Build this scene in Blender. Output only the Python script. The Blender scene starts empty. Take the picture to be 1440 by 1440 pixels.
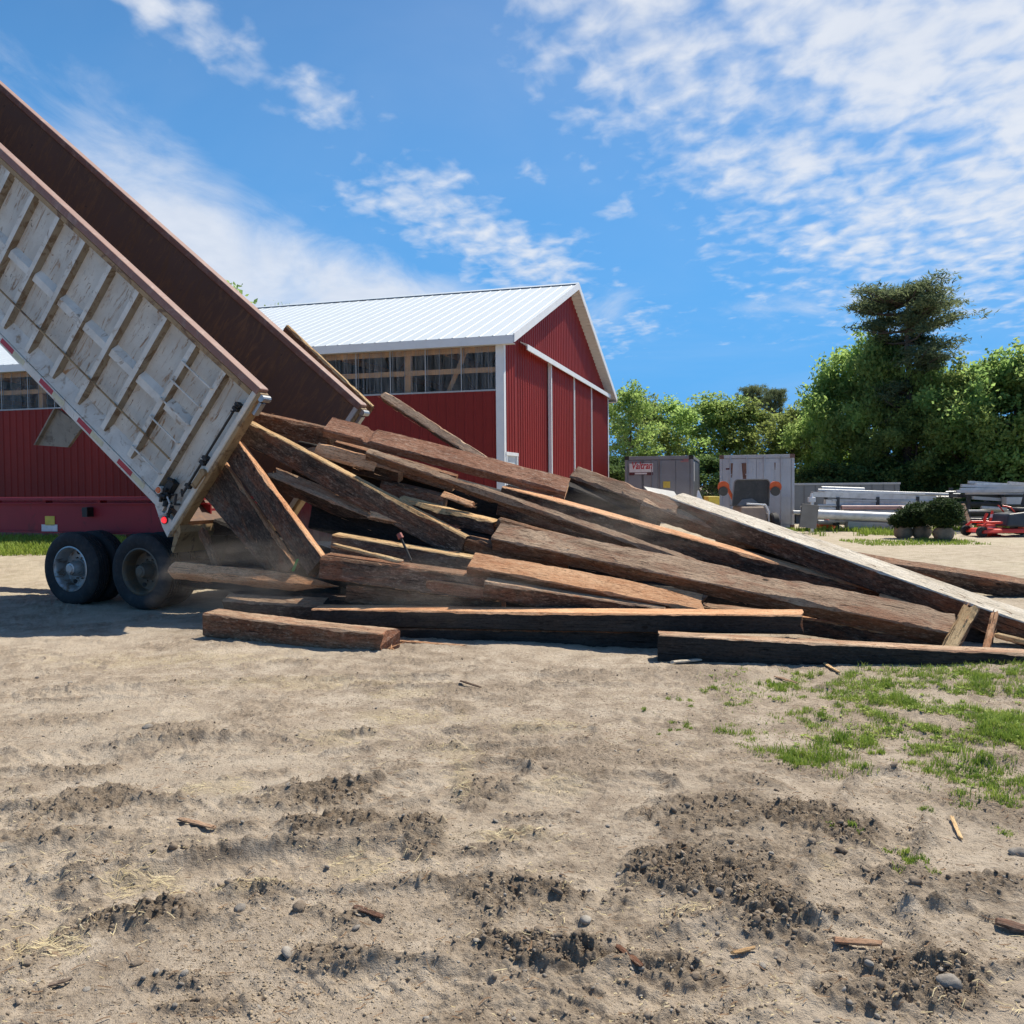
import bpy, math, random
import numpy as np
from mathutils import Vector, Matrix
scene = bpy.context.scene
rad = math.radians
# ------------------------------------------------------------------ camera
F = 1200.0; EYE = Vector((0, 0, 1.6)); PITCH = rad(1.77); ROLL = rad(.5)
_u0 = Vector((0, math.sin(PITCH), math.cos(PITCH)))
CF = Vector((0, math.cos(PITCH), -math.sin(PITCH)))
CR = math.cos(ROLL) * Vector((1, 0, 0)) - math.sin(ROLL) * _u0
CU = math.sin(ROLL) * Vector((1, 0, 0)) + math.cos(ROLL) * _u0
cam = bpy.data.cameras.new("camera"); cam_o = bpy.data.objects.new("camera", cam)
scene.collection.objects.link(cam_o); scene.camera = cam_o
cam.sensor_width = 36; cam.lens = F / 1440 * 36; cam.clip_start = .05; cam.clip_end = 2000
cam_o.matrix_world = Matrix(((CR.x, CU.x, -CF.x, 0), (CR.y, CU.y, -CF.y, 0), (CR.z, CU.z, -CF.z, EYE.z), (0, 0, 0, 1)))
# ------------------------------------------------------------------ sun, sky, exposure
SUN_EL = 57; SUN_AZ = 48            # azimuth clockwise from +Y (away from the camera) towards +X
SUN_D = Vector((math.sin(rad(SUN_AZ)) * math.cos(rad(SUN_EL)), math.cos(rad(SUN_AZ)) * math.cos(rad(SUN_EL)), math.sin(rad(SUN_EL))))
sl = bpy.data.lights.new("sun", 'SUN'); sl.energy = 4.9; sl.angle = rad(.5); sl.color = (1, .93, .80)
so = bpy.data.objects.new("sun", sl); scene.collection.objects.link(so)
so.rotation_euler = SUN_D.to_track_quat('Z', 'Y').to_euler()
scene.view_settings.view_transform = 'Standard'; scene.view_settings.look = 'None'
scene.view_settings.exposure = 0.38; scene.view_settings.gamma = 1
scene.cycles.max_bounces = 6; scene.cycles.diffuse_bounces = 3; scene.cycles.transparent_max_bounces = 12
scene.cycles.volume_bounces = 0; scene.cycles.volume_step_rate = 2.0
SKY_STRENGTH = .085

def build_world():
    w = bpy.data.worlds.new("World"); scene.world = w; w.use_nodes = True
    nt = w.node_tree; N = nt.nodes; L = nt.links; N.clear()
    out = N.new('ShaderNodeOutputWorld'); bg = N.new('ShaderNodeBackground'); bg.inputs[1].default_value = SKY_STRENGTH
    sky = N.new('ShaderNodeTexSky'); sky.sky_type = 'NISHITA'; sky.sun_disc = False
    sky.sun_elevation = rad(SUN_EL); sky.sun_rotation = rad(SUN_AZ); sky.air_density = 1.0; sky.dust_density = .5; sky.ozone_density = 2.5
    hs = N.new('ShaderNodeHueSaturation'); hs.inputs['Saturation'].default_value = 1.2; hs.inputs['Value'].default_value = 1.12
    tc = N.new('ShaderNodeTexCoord'); sep = N.new('ShaderNodeSeparateXYZ'); L.new(tc.outputs['Generated'], sep.inputs[0])
    def M(op, a, b=None, c=None, clamp=False):
        n = N.new('ShaderNodeMath'); n.operation = op; n.use_clamp = clamp
        for i, v in enumerate((a, b, c)):
            if v is None: continue
            if isinstance(v, (int, float)): n.inputs[i].default_value = v
            else: L.new(v, n.inputs[i])
        return n.outputs[0]
    x, y, z = sep.outputs
    az = M('ARCTAN2', x, y); el = M('ARCSINE', z)
    zz = M('MAXIMUM', M('ADD', z, .10), .03)
    cp = N.new('ShaderNodeCombineXYZ'); L.new(M('DIVIDE', x, zz), cp.inputs[0]); L.new(M('DIVIDE', y, zz), cp.inputs[1])
    ae = N.new('ShaderNodeCombineXYZ'); L.new(az, ae.inputs[0]); L.new(el, ae.inputs[1])
    def noise(src, scale, detail, rough, dist=0, sc=(1, 1, 1), rot=0):
        mp = N.new('ShaderNodeMapping'); mp.inputs['Scale'].default_value = sc; mp.inputs['Rotation'].default_value = (0, 0, rot)
        L.new(src, mp.inputs[0]); n = N.new('ShaderNodeTexNoise'); n.inputs['Scale'].default_value = scale
        n.inputs['Detail'].default_value = detail; n.inputs['Roughness'].default_value = rough; n.inputs['Distortion'].default_value = dist
        L.new(mp.outputs[0], n.inputs['Vector']); return n.outputs['Fac']
    bl = N.new('ShaderNodeMix'); bl.data_type = 'RGBA'; bl.inputs[7].default_value = (1.5, 3.75, 7.3, 1)
    hz = N.new('ShaderNodeMapRange'); hz.interpolation_type = 'SMOOTHSTEP'; hz.inputs[1].default_value = -.1; hz.inputs[2].default_value = .75; hz.inputs[3].default_value = .95; hz.inputs[4].default_value = 0; L.new(el, hz.inputs[0])
    L.new(hz.outputs[0], bl.inputs[0]); L.new(sky.outputs[0], bl.inputs[6]); L.new(bl.outputs[2], hs.inputs['Color'])
    warp = noise(ae.outputs[0], 5, 3, .6)
    def blob(cx, cy, rx, ry, rot, amp):
        a = math.atan((cx - 720) / F); e = math.atan((683 - cy) / F * math.cos(a))
        mp = N.new('ShaderNodeMapping'); mp.vector_type = 'TEXTURE'
        mp.inputs['Location'].default_value = (a, e, 0); mp.inputs['Rotation'].default_value = (0, 0, rad(rot))
        mp.inputs['Scale'].default_value = (rx / F, ry / F, 1); L.new(ae.outputs[0], mp.inputs[0])
        ln = N.new('ShaderNodeVectorMath'); ln.operation = 'LENGTH'; L.new(mp.outputs[0], ln.inputs[0])
        return M('MULTIPLY', M('SUBTRACT', 1.0, M('MULTIPLY_ADD', warp, .9, M('SUBTRACT', ln.outputs['Value'], .45)), None, True), amp)
    def total(bl):
        t = None
        for b in bl:
            v = blob(*b); t = v if t is None else M('MAXIMUM', t, v)
        return t
    puffy = total([(1270, 70, 620, 270, -20, 1.45), (1330, 290, 360, 210, -8, 1.4), (920, 50, 340, 170, -25, 1.3), (1140, 230, 300, 130, -10, 1.2),
                   (650, 320, 230, 85, -24, 1.15), (760, 380, 170, 90, -25, 1.15), (560, 250, 130, 40, -10, .6), (335, 75, 110, 55, -25, 1.0), (460, 150, 130, 52, -15, .95), (215, 20, 90, 40, -30, 1.0),
                   (870, 460, 120, 60, 0, .75), (780, 245, 120, 35, 0, .6), (870, 300, 90, 30, 10, .55)])
    soft = total([(300, 350, 470, 135, -33, 1.5), (520, 420, 330, 85, -10, 1.5), (110, 240, 280, 95, -40, 1.1), (1390, 310, 240, 90, 10, .95),
                  (1160, 430, 240, 70, 12, .6), (1420, 450, 150, 60, 0, .55), (860, 440, 160, 70, -10, .7), (60, 120, 150, 50, 0, .3), (1250, 120, 380, 200, -10, .55)])
    n1 = M('ADD', M('MULTIPLY', noise(cp.outputs[0], 13.5, 4, .5, .25, (1, .8, 1), .5), .62), M('MULTIPLY', noise(cp.outputs[0], 3.6, 4, .5, .3, (1, 1, 1), .5), .38))
    n2 = noise(cp.outputs[0], 2.6, 7, .62, .7, (1, .6, 1), -.6)
    def ss(v, lo, hi):
        m = N.new('ShaderNodeMapRange'); m.interpolation_type = 'SMOOTHSTEP'; m.inputs[1].default_value = lo; m.inputs[2].default_value = hi; L.new(v, m.inputs[0]); return m.outputs[0]
    d1 = M('MULTIPLY', ss(M('MULTIPLY_ADD', n1, 3.3, M('MULTIPLY', puffy, .95)), 1.85, 3.15), .88)
    d2 = M('MULTIPLY', ss(M('MULTIPLY_ADD', n2, 1.5, M('MULTIPLY', soft, .9)), .95, 1.95), .85)
    d = M('MAXIMUM', d1, d2); d = M('MULTIPLY', d, ss(M('ADD', puffy, soft), .02, .3))
    # a faint veil that thickens towards the horizon
    veil = M('MULTIPLY', ss(noise(cp.outputs[0], .7, 5, .6, .8), .35, .8), .09)
    d = M('MAXIMUM', d, veil)
    shade = N.new('ShaderNodeMix'); shade.data_type = 'RGBA'
    shade.inputs[6].default_value = (5.6, 6.2, 7.3, 1); shade.inputs[7].default_value = (8.6, 8.7, 8.9, 1); L.new(n1, shade.inputs[0])
    mx = N.new('ShaderNodeMix'); mx.data_type = 'RGBA'; L.new(d, mx.inputs[0]); L.new(hs.outputs[0], mx.inputs[6]); L.new(shade.outputs[2], mx.inputs[7])
    L.new(mx.outputs[2], bg.inputs[0]); L.new(bg.outputs[0], out.inputs[0])
build_world()

# ------------------------------------------------------------------ helpers
def ray(x, y): return CF + CR * ((x - 720) / F) - CU * ((y - 720) / F)
def P(x, y, d):
    v = ray(x, y); return EYE + v * (d / v.y)
def G(x, y, z=0.0):
    v = ray(x, y); return EYE + v * ((z - EYE.z) / v.z)
def on_plane(x, y, p0, n):
    v = ray(x, y); return EYE + v * ((p0 - EYE).dot(n) / v.dot(n))
COL = scene.collection
def tag(o, label=None, cat=None, group=None, kind=None):
    if label: o['label'] = label
    if cat: o['category'] = cat
    if group: o['group'] = group
    if kind: o['kind'] = kind
    return o
def empty(name, loc, rz=0, label=None, cat=None, group=None):
    o = bpy.data.objects.new(name, None); COL.objects.link(o); o.location = loc; o.rotation_euler = (0, 0, rz); o.empty_display_size = .2
    return tag(o, label, cat, group)
class MB:
    def __init__(s): s.v = []; s.f = []; s.m = []
    def add(s, vs, fs, m=0):
        b = len(s.v); s.v += [tuple(v) for v in vs]; s.f += [tuple(b + i for i in f) for f in fs]; s.m += [m] * len(fs); return s
    def box(s, x0, x1, y0, y1, z0, z1, m=0, c=0.0, M=None):
        if c <= 0:
            vs = [(x, y, z) for z in (z0, z1) for x, y in ((x0, y0), (x1, y0), (x1, y1), (x0, y1))]
            fs = [(3, 2, 1, 0), (4, 5, 6, 7), (0, 1, 5, 4), (1, 2, 6, 5), (2, 3, 7, 6), (3, 0, 4, 7)]
        else:   # chamfered on the long edges of the outline
            def ringz(z, i): return [(x0 + c + i, y0 + i, z), (x1 - c - i, y0 + i, z), (x1 - i, y0 + c + i, z), (x1 - i, y1 - c - i, z), (x1 - c - i, y1 - i, z), (x0 + c + i, y1 - i, z), (x0 + i, y1 - c - i, z), (x0 + i, y0 + c + i, z)]
            k = c * .6
            vs = ringz(z0, k) + ringz(z0 + k, 0) + ringz(z1 - k, 0) + ringz(z1, k)
            fs = [tuple(reversed(range(8))), tuple(range(24, 32))]
            for r in range(3):
                for i in range(8): fs.append((r * 8 + i, r * 8 + (i + 1) % 8, r * 8 + 8 + (i + 1) % 8, r * 8 + 8 + i))
        if M is not None: vs = [M @ Vector(v) for v in vs]
        return s.add(vs, fs, m)
    def hexa(s, p, m=0):   # bottom 4 ccw, top 4 ccw
        return s.add(p, [(3, 2, 1, 0), (4, 5, 6, 7), (0, 1, 5, 4), (1, 2, 6, 5), (2, 3, 7, 6), (3, 0, 4, 7)], m)
    def prism(s, poly, d, m=0):  # poly list of Vector, extruded by d
        n = len(poly); d = Vector(d); vs = [Vector(p) for p in poly] + [Vector(p) + d for p in poly]
        return s.add(vs, [tuple(reversed(range(n))), tuple(range(n, 2 * n))] + [(i, (i + 1) % n, n + (i + 1) % n, n + i) for i in range(n)], m)
    def tube(s, p0, p1, r0, r1=None, n=10, m=0, cap=True):
        p0 = Vector(p0); p1 = Vector(p1); r1 = r0 if r1 is None else r1; a = (p1 - p0).normalized()
        t = Vector((0, 0, 1)) if abs(a.z) < .9 else Vector((1, 0, 0)); u = a.cross(t).normalized(); w = a.cross(u)
        vs = [p0 + (u * math.cos(k) + w * math.sin(k)) * r0 for k in [2 * math.pi * i / n for i in range(n)]]
        vs += [p1 + (u * math.cos(k) + w * math.sin(k)) * r1 for k in [2 * math.pi * i / n for i in range(n)]]
        fs = [(i, (i + 1) % n, n + (i + 1) % n, n + i) for i in range(n)]
        if cap: fs += [tuple(reversed(range(n))), tuple(range(n, 2 * n))]
        return s.add(vs, fs, m)
    def path(s, pts, r, n=8, m=0):
        for i in range(len(pts) - 1):
            s.tube(pts[i], pts[i + 1], r[i] if isinstance(r, (list, tuple)) else r, r[i + 1] if isinstance(r, (list, tuple)) else r, n, m)
        return s
    def lathe(s, prof, n=40, m=0, axis='y', origin=(0, 0, 0), closed=False):
        ox, oy, oz = origin; vs = []
        for (a, r) in prof:
            for i in range(n):
                k = 2 * math.pi * i / n; c, q = math.cos(k) * r, math.sin(k) * r
                vs.append((ox + c, oy + a, oz + q) if axis == 'y' else (ox + c, oy + q, oz + a))
        fs = []; rng = range(len(prof)) if closed else range(len(prof) - 1)
        for j in rng:
            jn = (j + 1) % len(prof)
            for i in range(n): fs.append((j * n + i, j * n + (i + 1) % n, jn * n + (i + 1) % n, jn * n + i))
        return s.add(vs, fs, m)
    def build(s, name, mats, parent=None, smooth=False, bevel=0):
        me = bpy.data.meshes.new(name); me.from_pydata(s.v, [], s.f)
        for mm in (mats if isinstance(mats, (list, tuple)) else [mats]): me.materials.append(mm)
        if any(s.m): me.polygons.foreach_set('material_index', s.m)
        import bmesh
        bm = bmesh.new(); bm.from_mesh(me); bmesh.ops.recalc_face_normals(bm, faces=bm.faces); bm.to_mesh(me); bm.free()
        if smooth:
            me.polygons.foreach_set('use_smooth', [True] * len(me.polygons))
            me.set_sharp_from_angle(angle=rad(38))
        o = bpy.data.objects.new(name, me); COL.objects.link(o)
        if parent: o.parent = parent
        if bevel:
            b = o.modifiers.new('bevel', 'BEVEL'); b.width = bevel; b.segments = 2; b.limit_method = 'ANGLE'
        return o
def np_mesh(name, v, f, mat, parent=None, smooth=False, attrs=None):
    me = bpy.data.meshes.new(name); v = np.asarray(v, dtype=np.float32); f = np.asarray(f, dtype=np.int32); k = f.shape[1]
    me.vertices.add(len(v)); me.vertices.foreach_set('co', v.ravel()); me.loops.add(f.size); me.loops.foreach_set('vertex_index', f.ravel())
    me.polygons.add(len(f)); me.polygons.foreach_set('loop_start', np.arange(0, f.size, k, dtype=np.int32)); me.polygons.foreach_set('loop_total', np.full(len(f), k, dtype=np.int32))
    if smooth: me.polygons.foreach_set('use_smooth', np.ones(len(f), dtype=bool))
    me.update(calc_edges=True)
    for an, av in (attrs or {}).items():
        a = me.attributes.new(an, 'FLOAT', 'POINT'); a.data.foreach_set('value', np.asarray(av, dtype=np.float32))
    for mm in (mat if isinstance(mat, list) else [mat]): me.materials.append(mm)
    o = bpy.data.objects.new(name, me); COL.objects.link(o)
    if parent: o.parent = parent
    return o

# ------------------------------------------------------------------ materials
class NT:
    def __init__(s, name):
        s.mat = bpy.data.materials.new(name); s.mat.use_nodes = True; s.t = s.mat.node_tree; s.N = s.t.nodes; s.L = s.t.links
        s.b = s.N['Principled BSDF']; s.out = s.N['Material Output']; s._tc = None
    def tc(s, kind='Object'):
        if s._tc is None: s._tc = s.N.new('ShaderNodeTexCoord')
        return s._tc.outputs[kind]
    def vec(s, kind='Object', scale=(1, 1, 1), rnd=False, rot=(0, 0, 0)):
        mp = s.N.new('ShaderNodeMapping'); mp.inputs['Scale'].default_value = scale; mp.inputs['Rotation'].default_value = rot
        src = s.tc(kind) if kind != 'World' else s.geo()
        s.L.new(src, mp.inputs[0])
        if rnd:
            oi = s.N.new('ShaderNodeObjectInfo'); ml = s.N.new('ShaderNodeMath'); ml.operation = 'MULTIPLY'; ml.inputs[1].default_value = 37.0
            s.L.new(oi.outputs['Random'], ml.inputs[0]); c = s.N.new('ShaderNodeCombineXYZ')
            for i in range(3): s.L.new(ml.outputs[0], c.inputs[i])
            s.L.new(c.outputs[0], mp.inputs['Location'])
        return mp.outputs[0]
    def geo(s):
        g = s.N.new('ShaderNodeNewGeometry'); return g.outputs['Position']
    def noise(s, v, scale, detail=5, rough=.55, dist=0):
        n = s.N.new('ShaderNodeTexNoise'); n.inputs['Scale'].default_value = scale; n.inputs['Detail'].default_value = detail
        n.inputs['Roughness'].default_value = rough; n.inputs['Distortion'].default_value = dist; s.L.new(v, n.inputs['Vector']); return n.outputs['Fac']
    def ramp(s, v, *st):
        r = s.N.new('ShaderNodeValToRGB'); el = r.color_ramp.elements
        while len(el) < len(st): el.new(.5)
        for e, (p, c) in zip(el, st):
            e.position = p; e.color = (*c, 1) if isinstance(c, tuple) else (c, c, c, 1)
        s.L.new(v, r.inputs[0]); return r.outputs[0]
    def mix(s, f, a, b, mode='MIX'):
        m = s.N.new('ShaderNodeMix'); m.data_type = 'RGBA'; m.blend_type = mode
        for i, v in ((0, f), (6, a), (7, b)):
            if isinstance(v, (int, float)) and i == 0: m.inputs[0].default_value = v
            elif isinstance(v, tuple): m.inputs[i].default_value = (*v, 1)
            else: s.L.new(v, m.inputs[i])
        return m.outputs[2]
    def math(s, op, a, b=0, clamp=False):
        m = s.N.new('ShaderNodeMath'); m.operation = op; m.use_clamp = clamp
        for i, v in enumerate((a, b)):
            if isinstance(v, (int, float)): m.inputs[i].default_value = v
            else: s.L.new(v, m.inputs[i])
        return m.outputs[0]
    def attr(s, name):
        a = s.N.new('ShaderNodeAttribute'); a.attribute_name = name; return a.outputs['Fac']
    def bump(s, h, strength=.3, dist=.01, prev=None):
        b = s.N.new('ShaderNodeBump'); b.inputs['Strength'].default_value = strength; b.inputs['Distance'].default_value = dist
        s.L.new(h, b.inputs['Height'])
        if prev is not None: s.L.new(prev, b.inputs['Normal'])
        s.L.new(b.outputs[0], s.b.inputs['Normal']); return b.outputs[0]
    def set(s, color=None, rough=None, metal=None, spec=None):
        for k, v in (('Base Color', color), ('Roughness', rough), ('Metallic', metal), ('Specular IOR Level', spec)):
            if v is None: continue
            if isinstance(v, (int, float)): s.b.inputs[k].default_value = v
            elif isinstance(v, tuple): s.b.inputs[k].default_value = (*v, 1)
            else: s.L.new(v, s.b.inputs[k])
        return s.mat
def paint(name, c, rough=.5, var=.12, dirt=None, dirt_amt=.3, metal=0, sc=3):
    t = NT(name); v = t.vec('Object'); n = t.noise(v, sc, 6, .6)
    c2 = tuple(x * (1 - var * 2) for x in c); col = t.ramp(n, (.3, c2), (.7, c))
    if dirt: col = t.mix(t.ramp(t.noise(v, sc * 2.3, 8, .7), (.5, 0.0), (.72, dirt_amt)), col, dirt)
    t.bump(t.noise(v, sc * 25, 3), .08, .004); return t.set(col, rough, metal)

MAT = {}
def wood(name, c1, c2, c3, scuff=(.4, .33, .27), samt=.25, rough=.85, tint=(.24, .085, .038)):
    t = NT(name); g = t.vec('Object', (1.2, 14, 14), True); g2 = t.vec('Object', (.7, 3.2, 3.2), True); iso = t.vec('Object', (1, 1, 1), True)
    fine = t.noise(g, 5.5, 8, .68, .4); broad = t.noise(g2, 1.6, 5, .6, .5); blot = t.noise(iso, 2.2, 4, .6)
    col = t.ramp(fine, (.28, c1), (.5, c2), (.75, c3)); col = t.mix(t.ramp(broad, (.35, 0.0), (.68, 1.0)), col, t.mix(.5, col, c1, 'MULTIPLY'))
    col = t.mix(t.ramp(broad, (.3, .55), (.7, 0.0)), col, c3)
    col = t.mix(t.ramp(blot, (.45, 0.0), (.75, .55)), col, c1)
    sc = t.math('MULTIPLY', t.ramp(t.noise(t.vec('Object', (3, 9, 9), True), 2.4, 9, .75), (.52, 0.0), (.66, samt * 1.6)), t.ramp(t.noise(iso, 1.1, 2), (.35, .15), (.65, 1.0)))
    col = t.mix(sc, col, scuff)
    col = t.mix(t.math('MULTIPLY', t.ramp(t.noise(t.vec('Object', (1.6, 5, 5), True), 1.3, 6, .7, .6), (.47, 0.0), (.62, .62)), t.ramp(fine, (.3, .5), (.6, 1.0))), col, tint)
    vo = t.N.new('ShaderNodeTexVoronoi'); vo.inputs['Scale'].default_value = 2.3; t.L.new(t.vec('Object', (.8, 1.6, 1.6), True), vo.inputs['Vector']); col = t.mix(t.ramp(vo.outputs['Distance'], (.045, .9), (.075, 0.0)), col, (.012, .009, .007))
    crack = t.ramp(t.noise(t.vec('Object', (.8, 26, 26), True), 3.1, 3, .5, .8), (.30, 0.0), (.37, 1.0))
    col = t.mix(crack, t.mix(.25, (0, 0, 0), c1), col)
    grit = t.noise(t.vec('Object', (1, 2.6, 2.6), True), 21, 6, .72, .3); col = t.mix(t.ramp(grit, (.34, .75), (.48, 0.0)), col, t.mix(.35, (0, 0, 0), c1)); col = t.mix(t.ramp(grit, (.56, 0.0), (.70, .5)), col, scuff)
    oi = t.N.new('ShaderNodeObjectInfo'); hv = t.N.new('ShaderNodeHueSaturation'); t.L.new(col, hv.inputs['Color'])
    t.L.new(t.math('ADD', t.math('MULTIPLY', oi.outputs['Random'], .5), .92), hv.inputs['Value'])
    h = t.math('ADD', t.math('ADD', t.math('MULTIPLY', fine, .7), grit), t.math('MULTIPLY', crack, 1.0)); t.bump(h, .85, .014)
    MAT[name] = t.set(hv.outputs[0], rough, 0, .25)
wood('dark', (.020, .012, .009), (.060, .037, .025), (.15, .098, .068), (.38, .28, .20), .5)
wood('dark_grey', (.026, .018, .014), (.082, .058, .044), (.19, .143, .110), (.46, .36, .27), .55)
wood('brown', (.040, .019, .011), (.14, .070, .038), (.31, .18, .105), (.46, .36, .26), .4)
wood('red', (.14, .052, .028), (.31, .135, .075), (.46, .25, .155), (.58, .47, .36), .4)
wood('orange', (.36, .16, .07), (.60, .31, .15), (.76, .48, .28), (.7, .55, .38), .2, tint=(.45, .19, .08))
wood('yellow', (.36, .2, .08), (.58, .38, .18), (.72, .55, .32), (.3, .19, .1), .35, tint=(.42, .22, .09))
wood('weathered', (.17, .10, .06), (.38, .25, .16), (.58, .42, .28), (.09, .05, .034), .55)
wood('pale', (.40, .35, .28), (.55, .49, .40), (.66, .60, .50), (.35, .28, .2), .3, tint=(.36, .29, .2))
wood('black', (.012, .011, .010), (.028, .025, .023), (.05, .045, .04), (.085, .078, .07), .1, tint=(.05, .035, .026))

def ground_material():
    t = NT('bare_earth'); v = t.vec('World')
    big = t.noise(v, .55, 6, .6, .6); mid = t.noise(v, 3.5, 8, .65, .5); fine = t.noise(v, 38, 6, .7); grit = t.noise(v, 160, 3, .6)
    col = t.ramp(mid, (.32, (.24, .187, .138)), (.5, (.43, .352, .268)), (.68, (.58, .49, .385)))
    col = t.mix(t.ramp(big, (.35, 0.0), (.7, .5)), col, (.40, .315, .228))
    col = t.mix(t.ramp(fine, (.34, .7), (.5, 0.0)), col, (.15, .11, .075)); col = t.mix(t.ramp(fine, (.6, 0.0), (.74, .5)), col, (.56, .47, .34))
    col = t.mix(t.ramp(grit, (.62, 0.0), (.72, .55)), col, (.55, .48, .38)); col = t.mix(t.ramp(grit, (.28, .6), (.38, 0.0)), col, (.13, .10, .075))
    sand = t.ramp(mid, (.3, (.44, .36, .275)), (.7, (.54, .455, .352)))
    col = t.mix(t.attr('smooth_sand'), col, sand)
    col = t.mix(t.attr('pale'), col, t.ramp(mid, (.3, (.38, .32, .225)), (.7, (.56, .485, .37))))
    dark = t.ramp(fine, (.3, (.085, .063, .045)), (.7, (.29, .225, .16)))
    col = t.mix(t.attr('clod'), col, dark); col = t.mix(t.attr('straw'), col, (.5, .4, .2))
    h = t.math('ADD', t.math('MULTIPLY', fine, 1.0), t.math('MULTIPLY', grit, .35)); t.bump(h, 1.0, .022)
    return t.set(col, .95, 0, .15)

# ------------------------------------------------------------------ ground heightfield
def _hash(ix, iy, seed):
    h = (ix.astype(np.int64) * 374761393 + iy.astype(np.int64) * 668265263 + seed * 1442695041) & 0xffffffff
    h = ((h ^ (h >> 13)) * 1274126177) & 0xffffffff; h = (h ^ (h >> 16)) & 0xffffffff
    return h.astype(np.float64) / 4294967295.0
def vnoise(x, y, seed=0):
    ix = np.floor(x); iy = np.floor(y); fx = x - ix; fy = y - iy; ux = fx * fx * (3 - 2 * fx); uy = fy * fy * (3 - 2 * fy)
    a = _hash(ix, iy, seed); b = _hash(ix + 1, iy, seed); c = _hash(ix, iy + 1, seed); d = _hash(ix + 1, iy + 1, seed)
    return (a * (1 - ux) + b * ux) * (1 - uy) + (c * (1 - ux) + d * ux) * uy
def fbm(x, y, sc, oct=4, seed=0, gain=.5):
    r = 0; a = 1; t = 0
    for i in range(oct):
        r = r + a * vnoise(x * sc + 17.3 * i, y * sc - 9.1 * i, seed + i); t += a; a *= gain; sc *= 2.03
    return r / t
def sst(x, a, b):
    t = np.clip((x - a) / (b - a), 0, 1); return t * t * (3 - 2 * t)
# churned patches of dark soil: centre and radii in the photograph, turned into ground ellipses; strength, tilt (deg)
_pp = [(480, 1112, 115, 22, 1.0, 5), (515, 1165, 110, 24, 1.15, 3), (590, 1185, 35, 45, .8, 0), (210, 1290, 120, 32, 1.1, 0), (360, 1245, 100, 22, .9, -3),
       (500, 1290, 90, 30, .8, 0), (140, 1125, 130, 26, .8, 2), (60, 1175, 130, 18, .6, 4), (260, 1190, 110, 16, .5, 0), (130, 1082, 45, 10, .8, 0), (760, 1262, 90, 18, 1.0, -4),
       (780, 1345, 170, 24, 1.1, -6), (930, 1355, 60, 18, .7, 0), (700, 1330, 60, 30, .9, 0), (700, 1270, 80, 45, .8, 0), (960, 1240, 150, 48, 1.0, 0), (1080, 1285, 80, 50, 1.0, 0), (1140, 1160, 110, 38, 1.0, 0), (1020, 1150, 130, 32, .8, 0),
       (1060, 1210, 110, 40, .75, 0), (870, 1065, 120, 18, .5, 0), (740, 1065, 70, 14, .8, 0), (690, 1110, 60, 30, .7, 0), (1150, 1085, 90, 12, .6, 0), (1330, 1370, 130, 55, .9, 0), (1210, 1395, 80, 30, .7, 0),
       (1370, 1245, 100, 22, .7, 0), (1300, 1180, 60, 14, .5, 0), (1400, 1140, 90, 30, .5, 0), (240, 1030, 90, 14, .6, 0), (90, 1015, 90, 10, .5, 0), (260, 1040, 60, 12, .7, 0), (660, 975, 120, 12, .45, 0), (1000, 945, 90, 10, .5, 0), (360, 1090, 60, 10, .5, 0),
       (40, 1400, 70, 25, .4, 0), (600, 1240, 60, 18, .6, 0), (1230, 1260, 60, 20, .4, 0)]
PATCH = []
for (cx, cy, rx, ry, am, tl) in _pp:
    c = G(cx, cy); PATCH.append((c.x, c.y, rx * c.y / F, ry * c.y * c.y / (F * EYE.z), am, rad(tl)))
_sp = [(560, 1010, 90, 14), (650, 1095, 26, 34), (640, 1060, 40, 20), (505, 1215, 50, 24), (770, 1022, 90, 10), (350, 1250, 60, 12), (60, 1330, 60, 20), (560, 975, 60, 8), (800, 1110, 60, 14), (480, 1035, 60, 12), (300, 1110, 70, 12), (1160, 1215, 26, 10), (700, 1180, 80, 14), (200, 1240, 70, 14), (980, 1290, 50, 10), (420, 960, 200, 10), (250, 925, 200, 12)]
_rp = random.Random(11)
for _k in range(95):
    _cy = _rp.choice((_rp.uniform(925, 1120), _rp.uniform(1080, 1440))); _rx = _rp.uniform(25, 110) * (.5 + (_cy - 900) / 700); _pp.append((_rp.uniform(-120, 1560), _cy, _rx, max(4, _rx * _rp.uniform(.10, .2)), _rp.uniform(.35, .7), _rp.uniform(-8, 8)))
    _c = G(*_pp[-1][:2]); _e = _pp[-1]; PATCH.append((_c.x, _c.y, _e[2] * _c.y / F, _e[3] * _c.y * _c.y / (F * EYE.z), _e[4], rad(_e[5])))
STRAW = []
for (cx, cy, rx, ry) in _sp:
    c = G(cx, cy); STRAW.append((c.x, c.y, rx * c.y / F, ry * c.y * c.y / (F * EYE.z)))
_tr = [((-100, 1075), (350, 1050), (800, 1035)), ((-100, 1155), (420, 1140), (700, 1090)), ((-100, 1230), (560, 1150), (900, 1110)), ((100, 1420), (800, 1400), (1100, 1330)), ((-100, 985), (500, 960), (900, 955)), ((-60, 1330), (300, 1230), (640, 1215)), ((760, 1440), (1230, 1330), (1700, 1290)), ((1240, 1480), (1200, 1250), (1260, 1100))]
TRACKS = [[G(*p) for p in pl] for pl in _tr]
def ellip(x, y, e):
    dx = x - e[0]; dy = y - e[1]; t = e[5] if len(e) > 5 else 0; c, s = math.cos(t), math.sin(t)
    return np.sqrt(((dx * c + dy * s) / e[2]) ** 2 + ((-dx * s + dy * c) / e[3]) ** 2)
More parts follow.
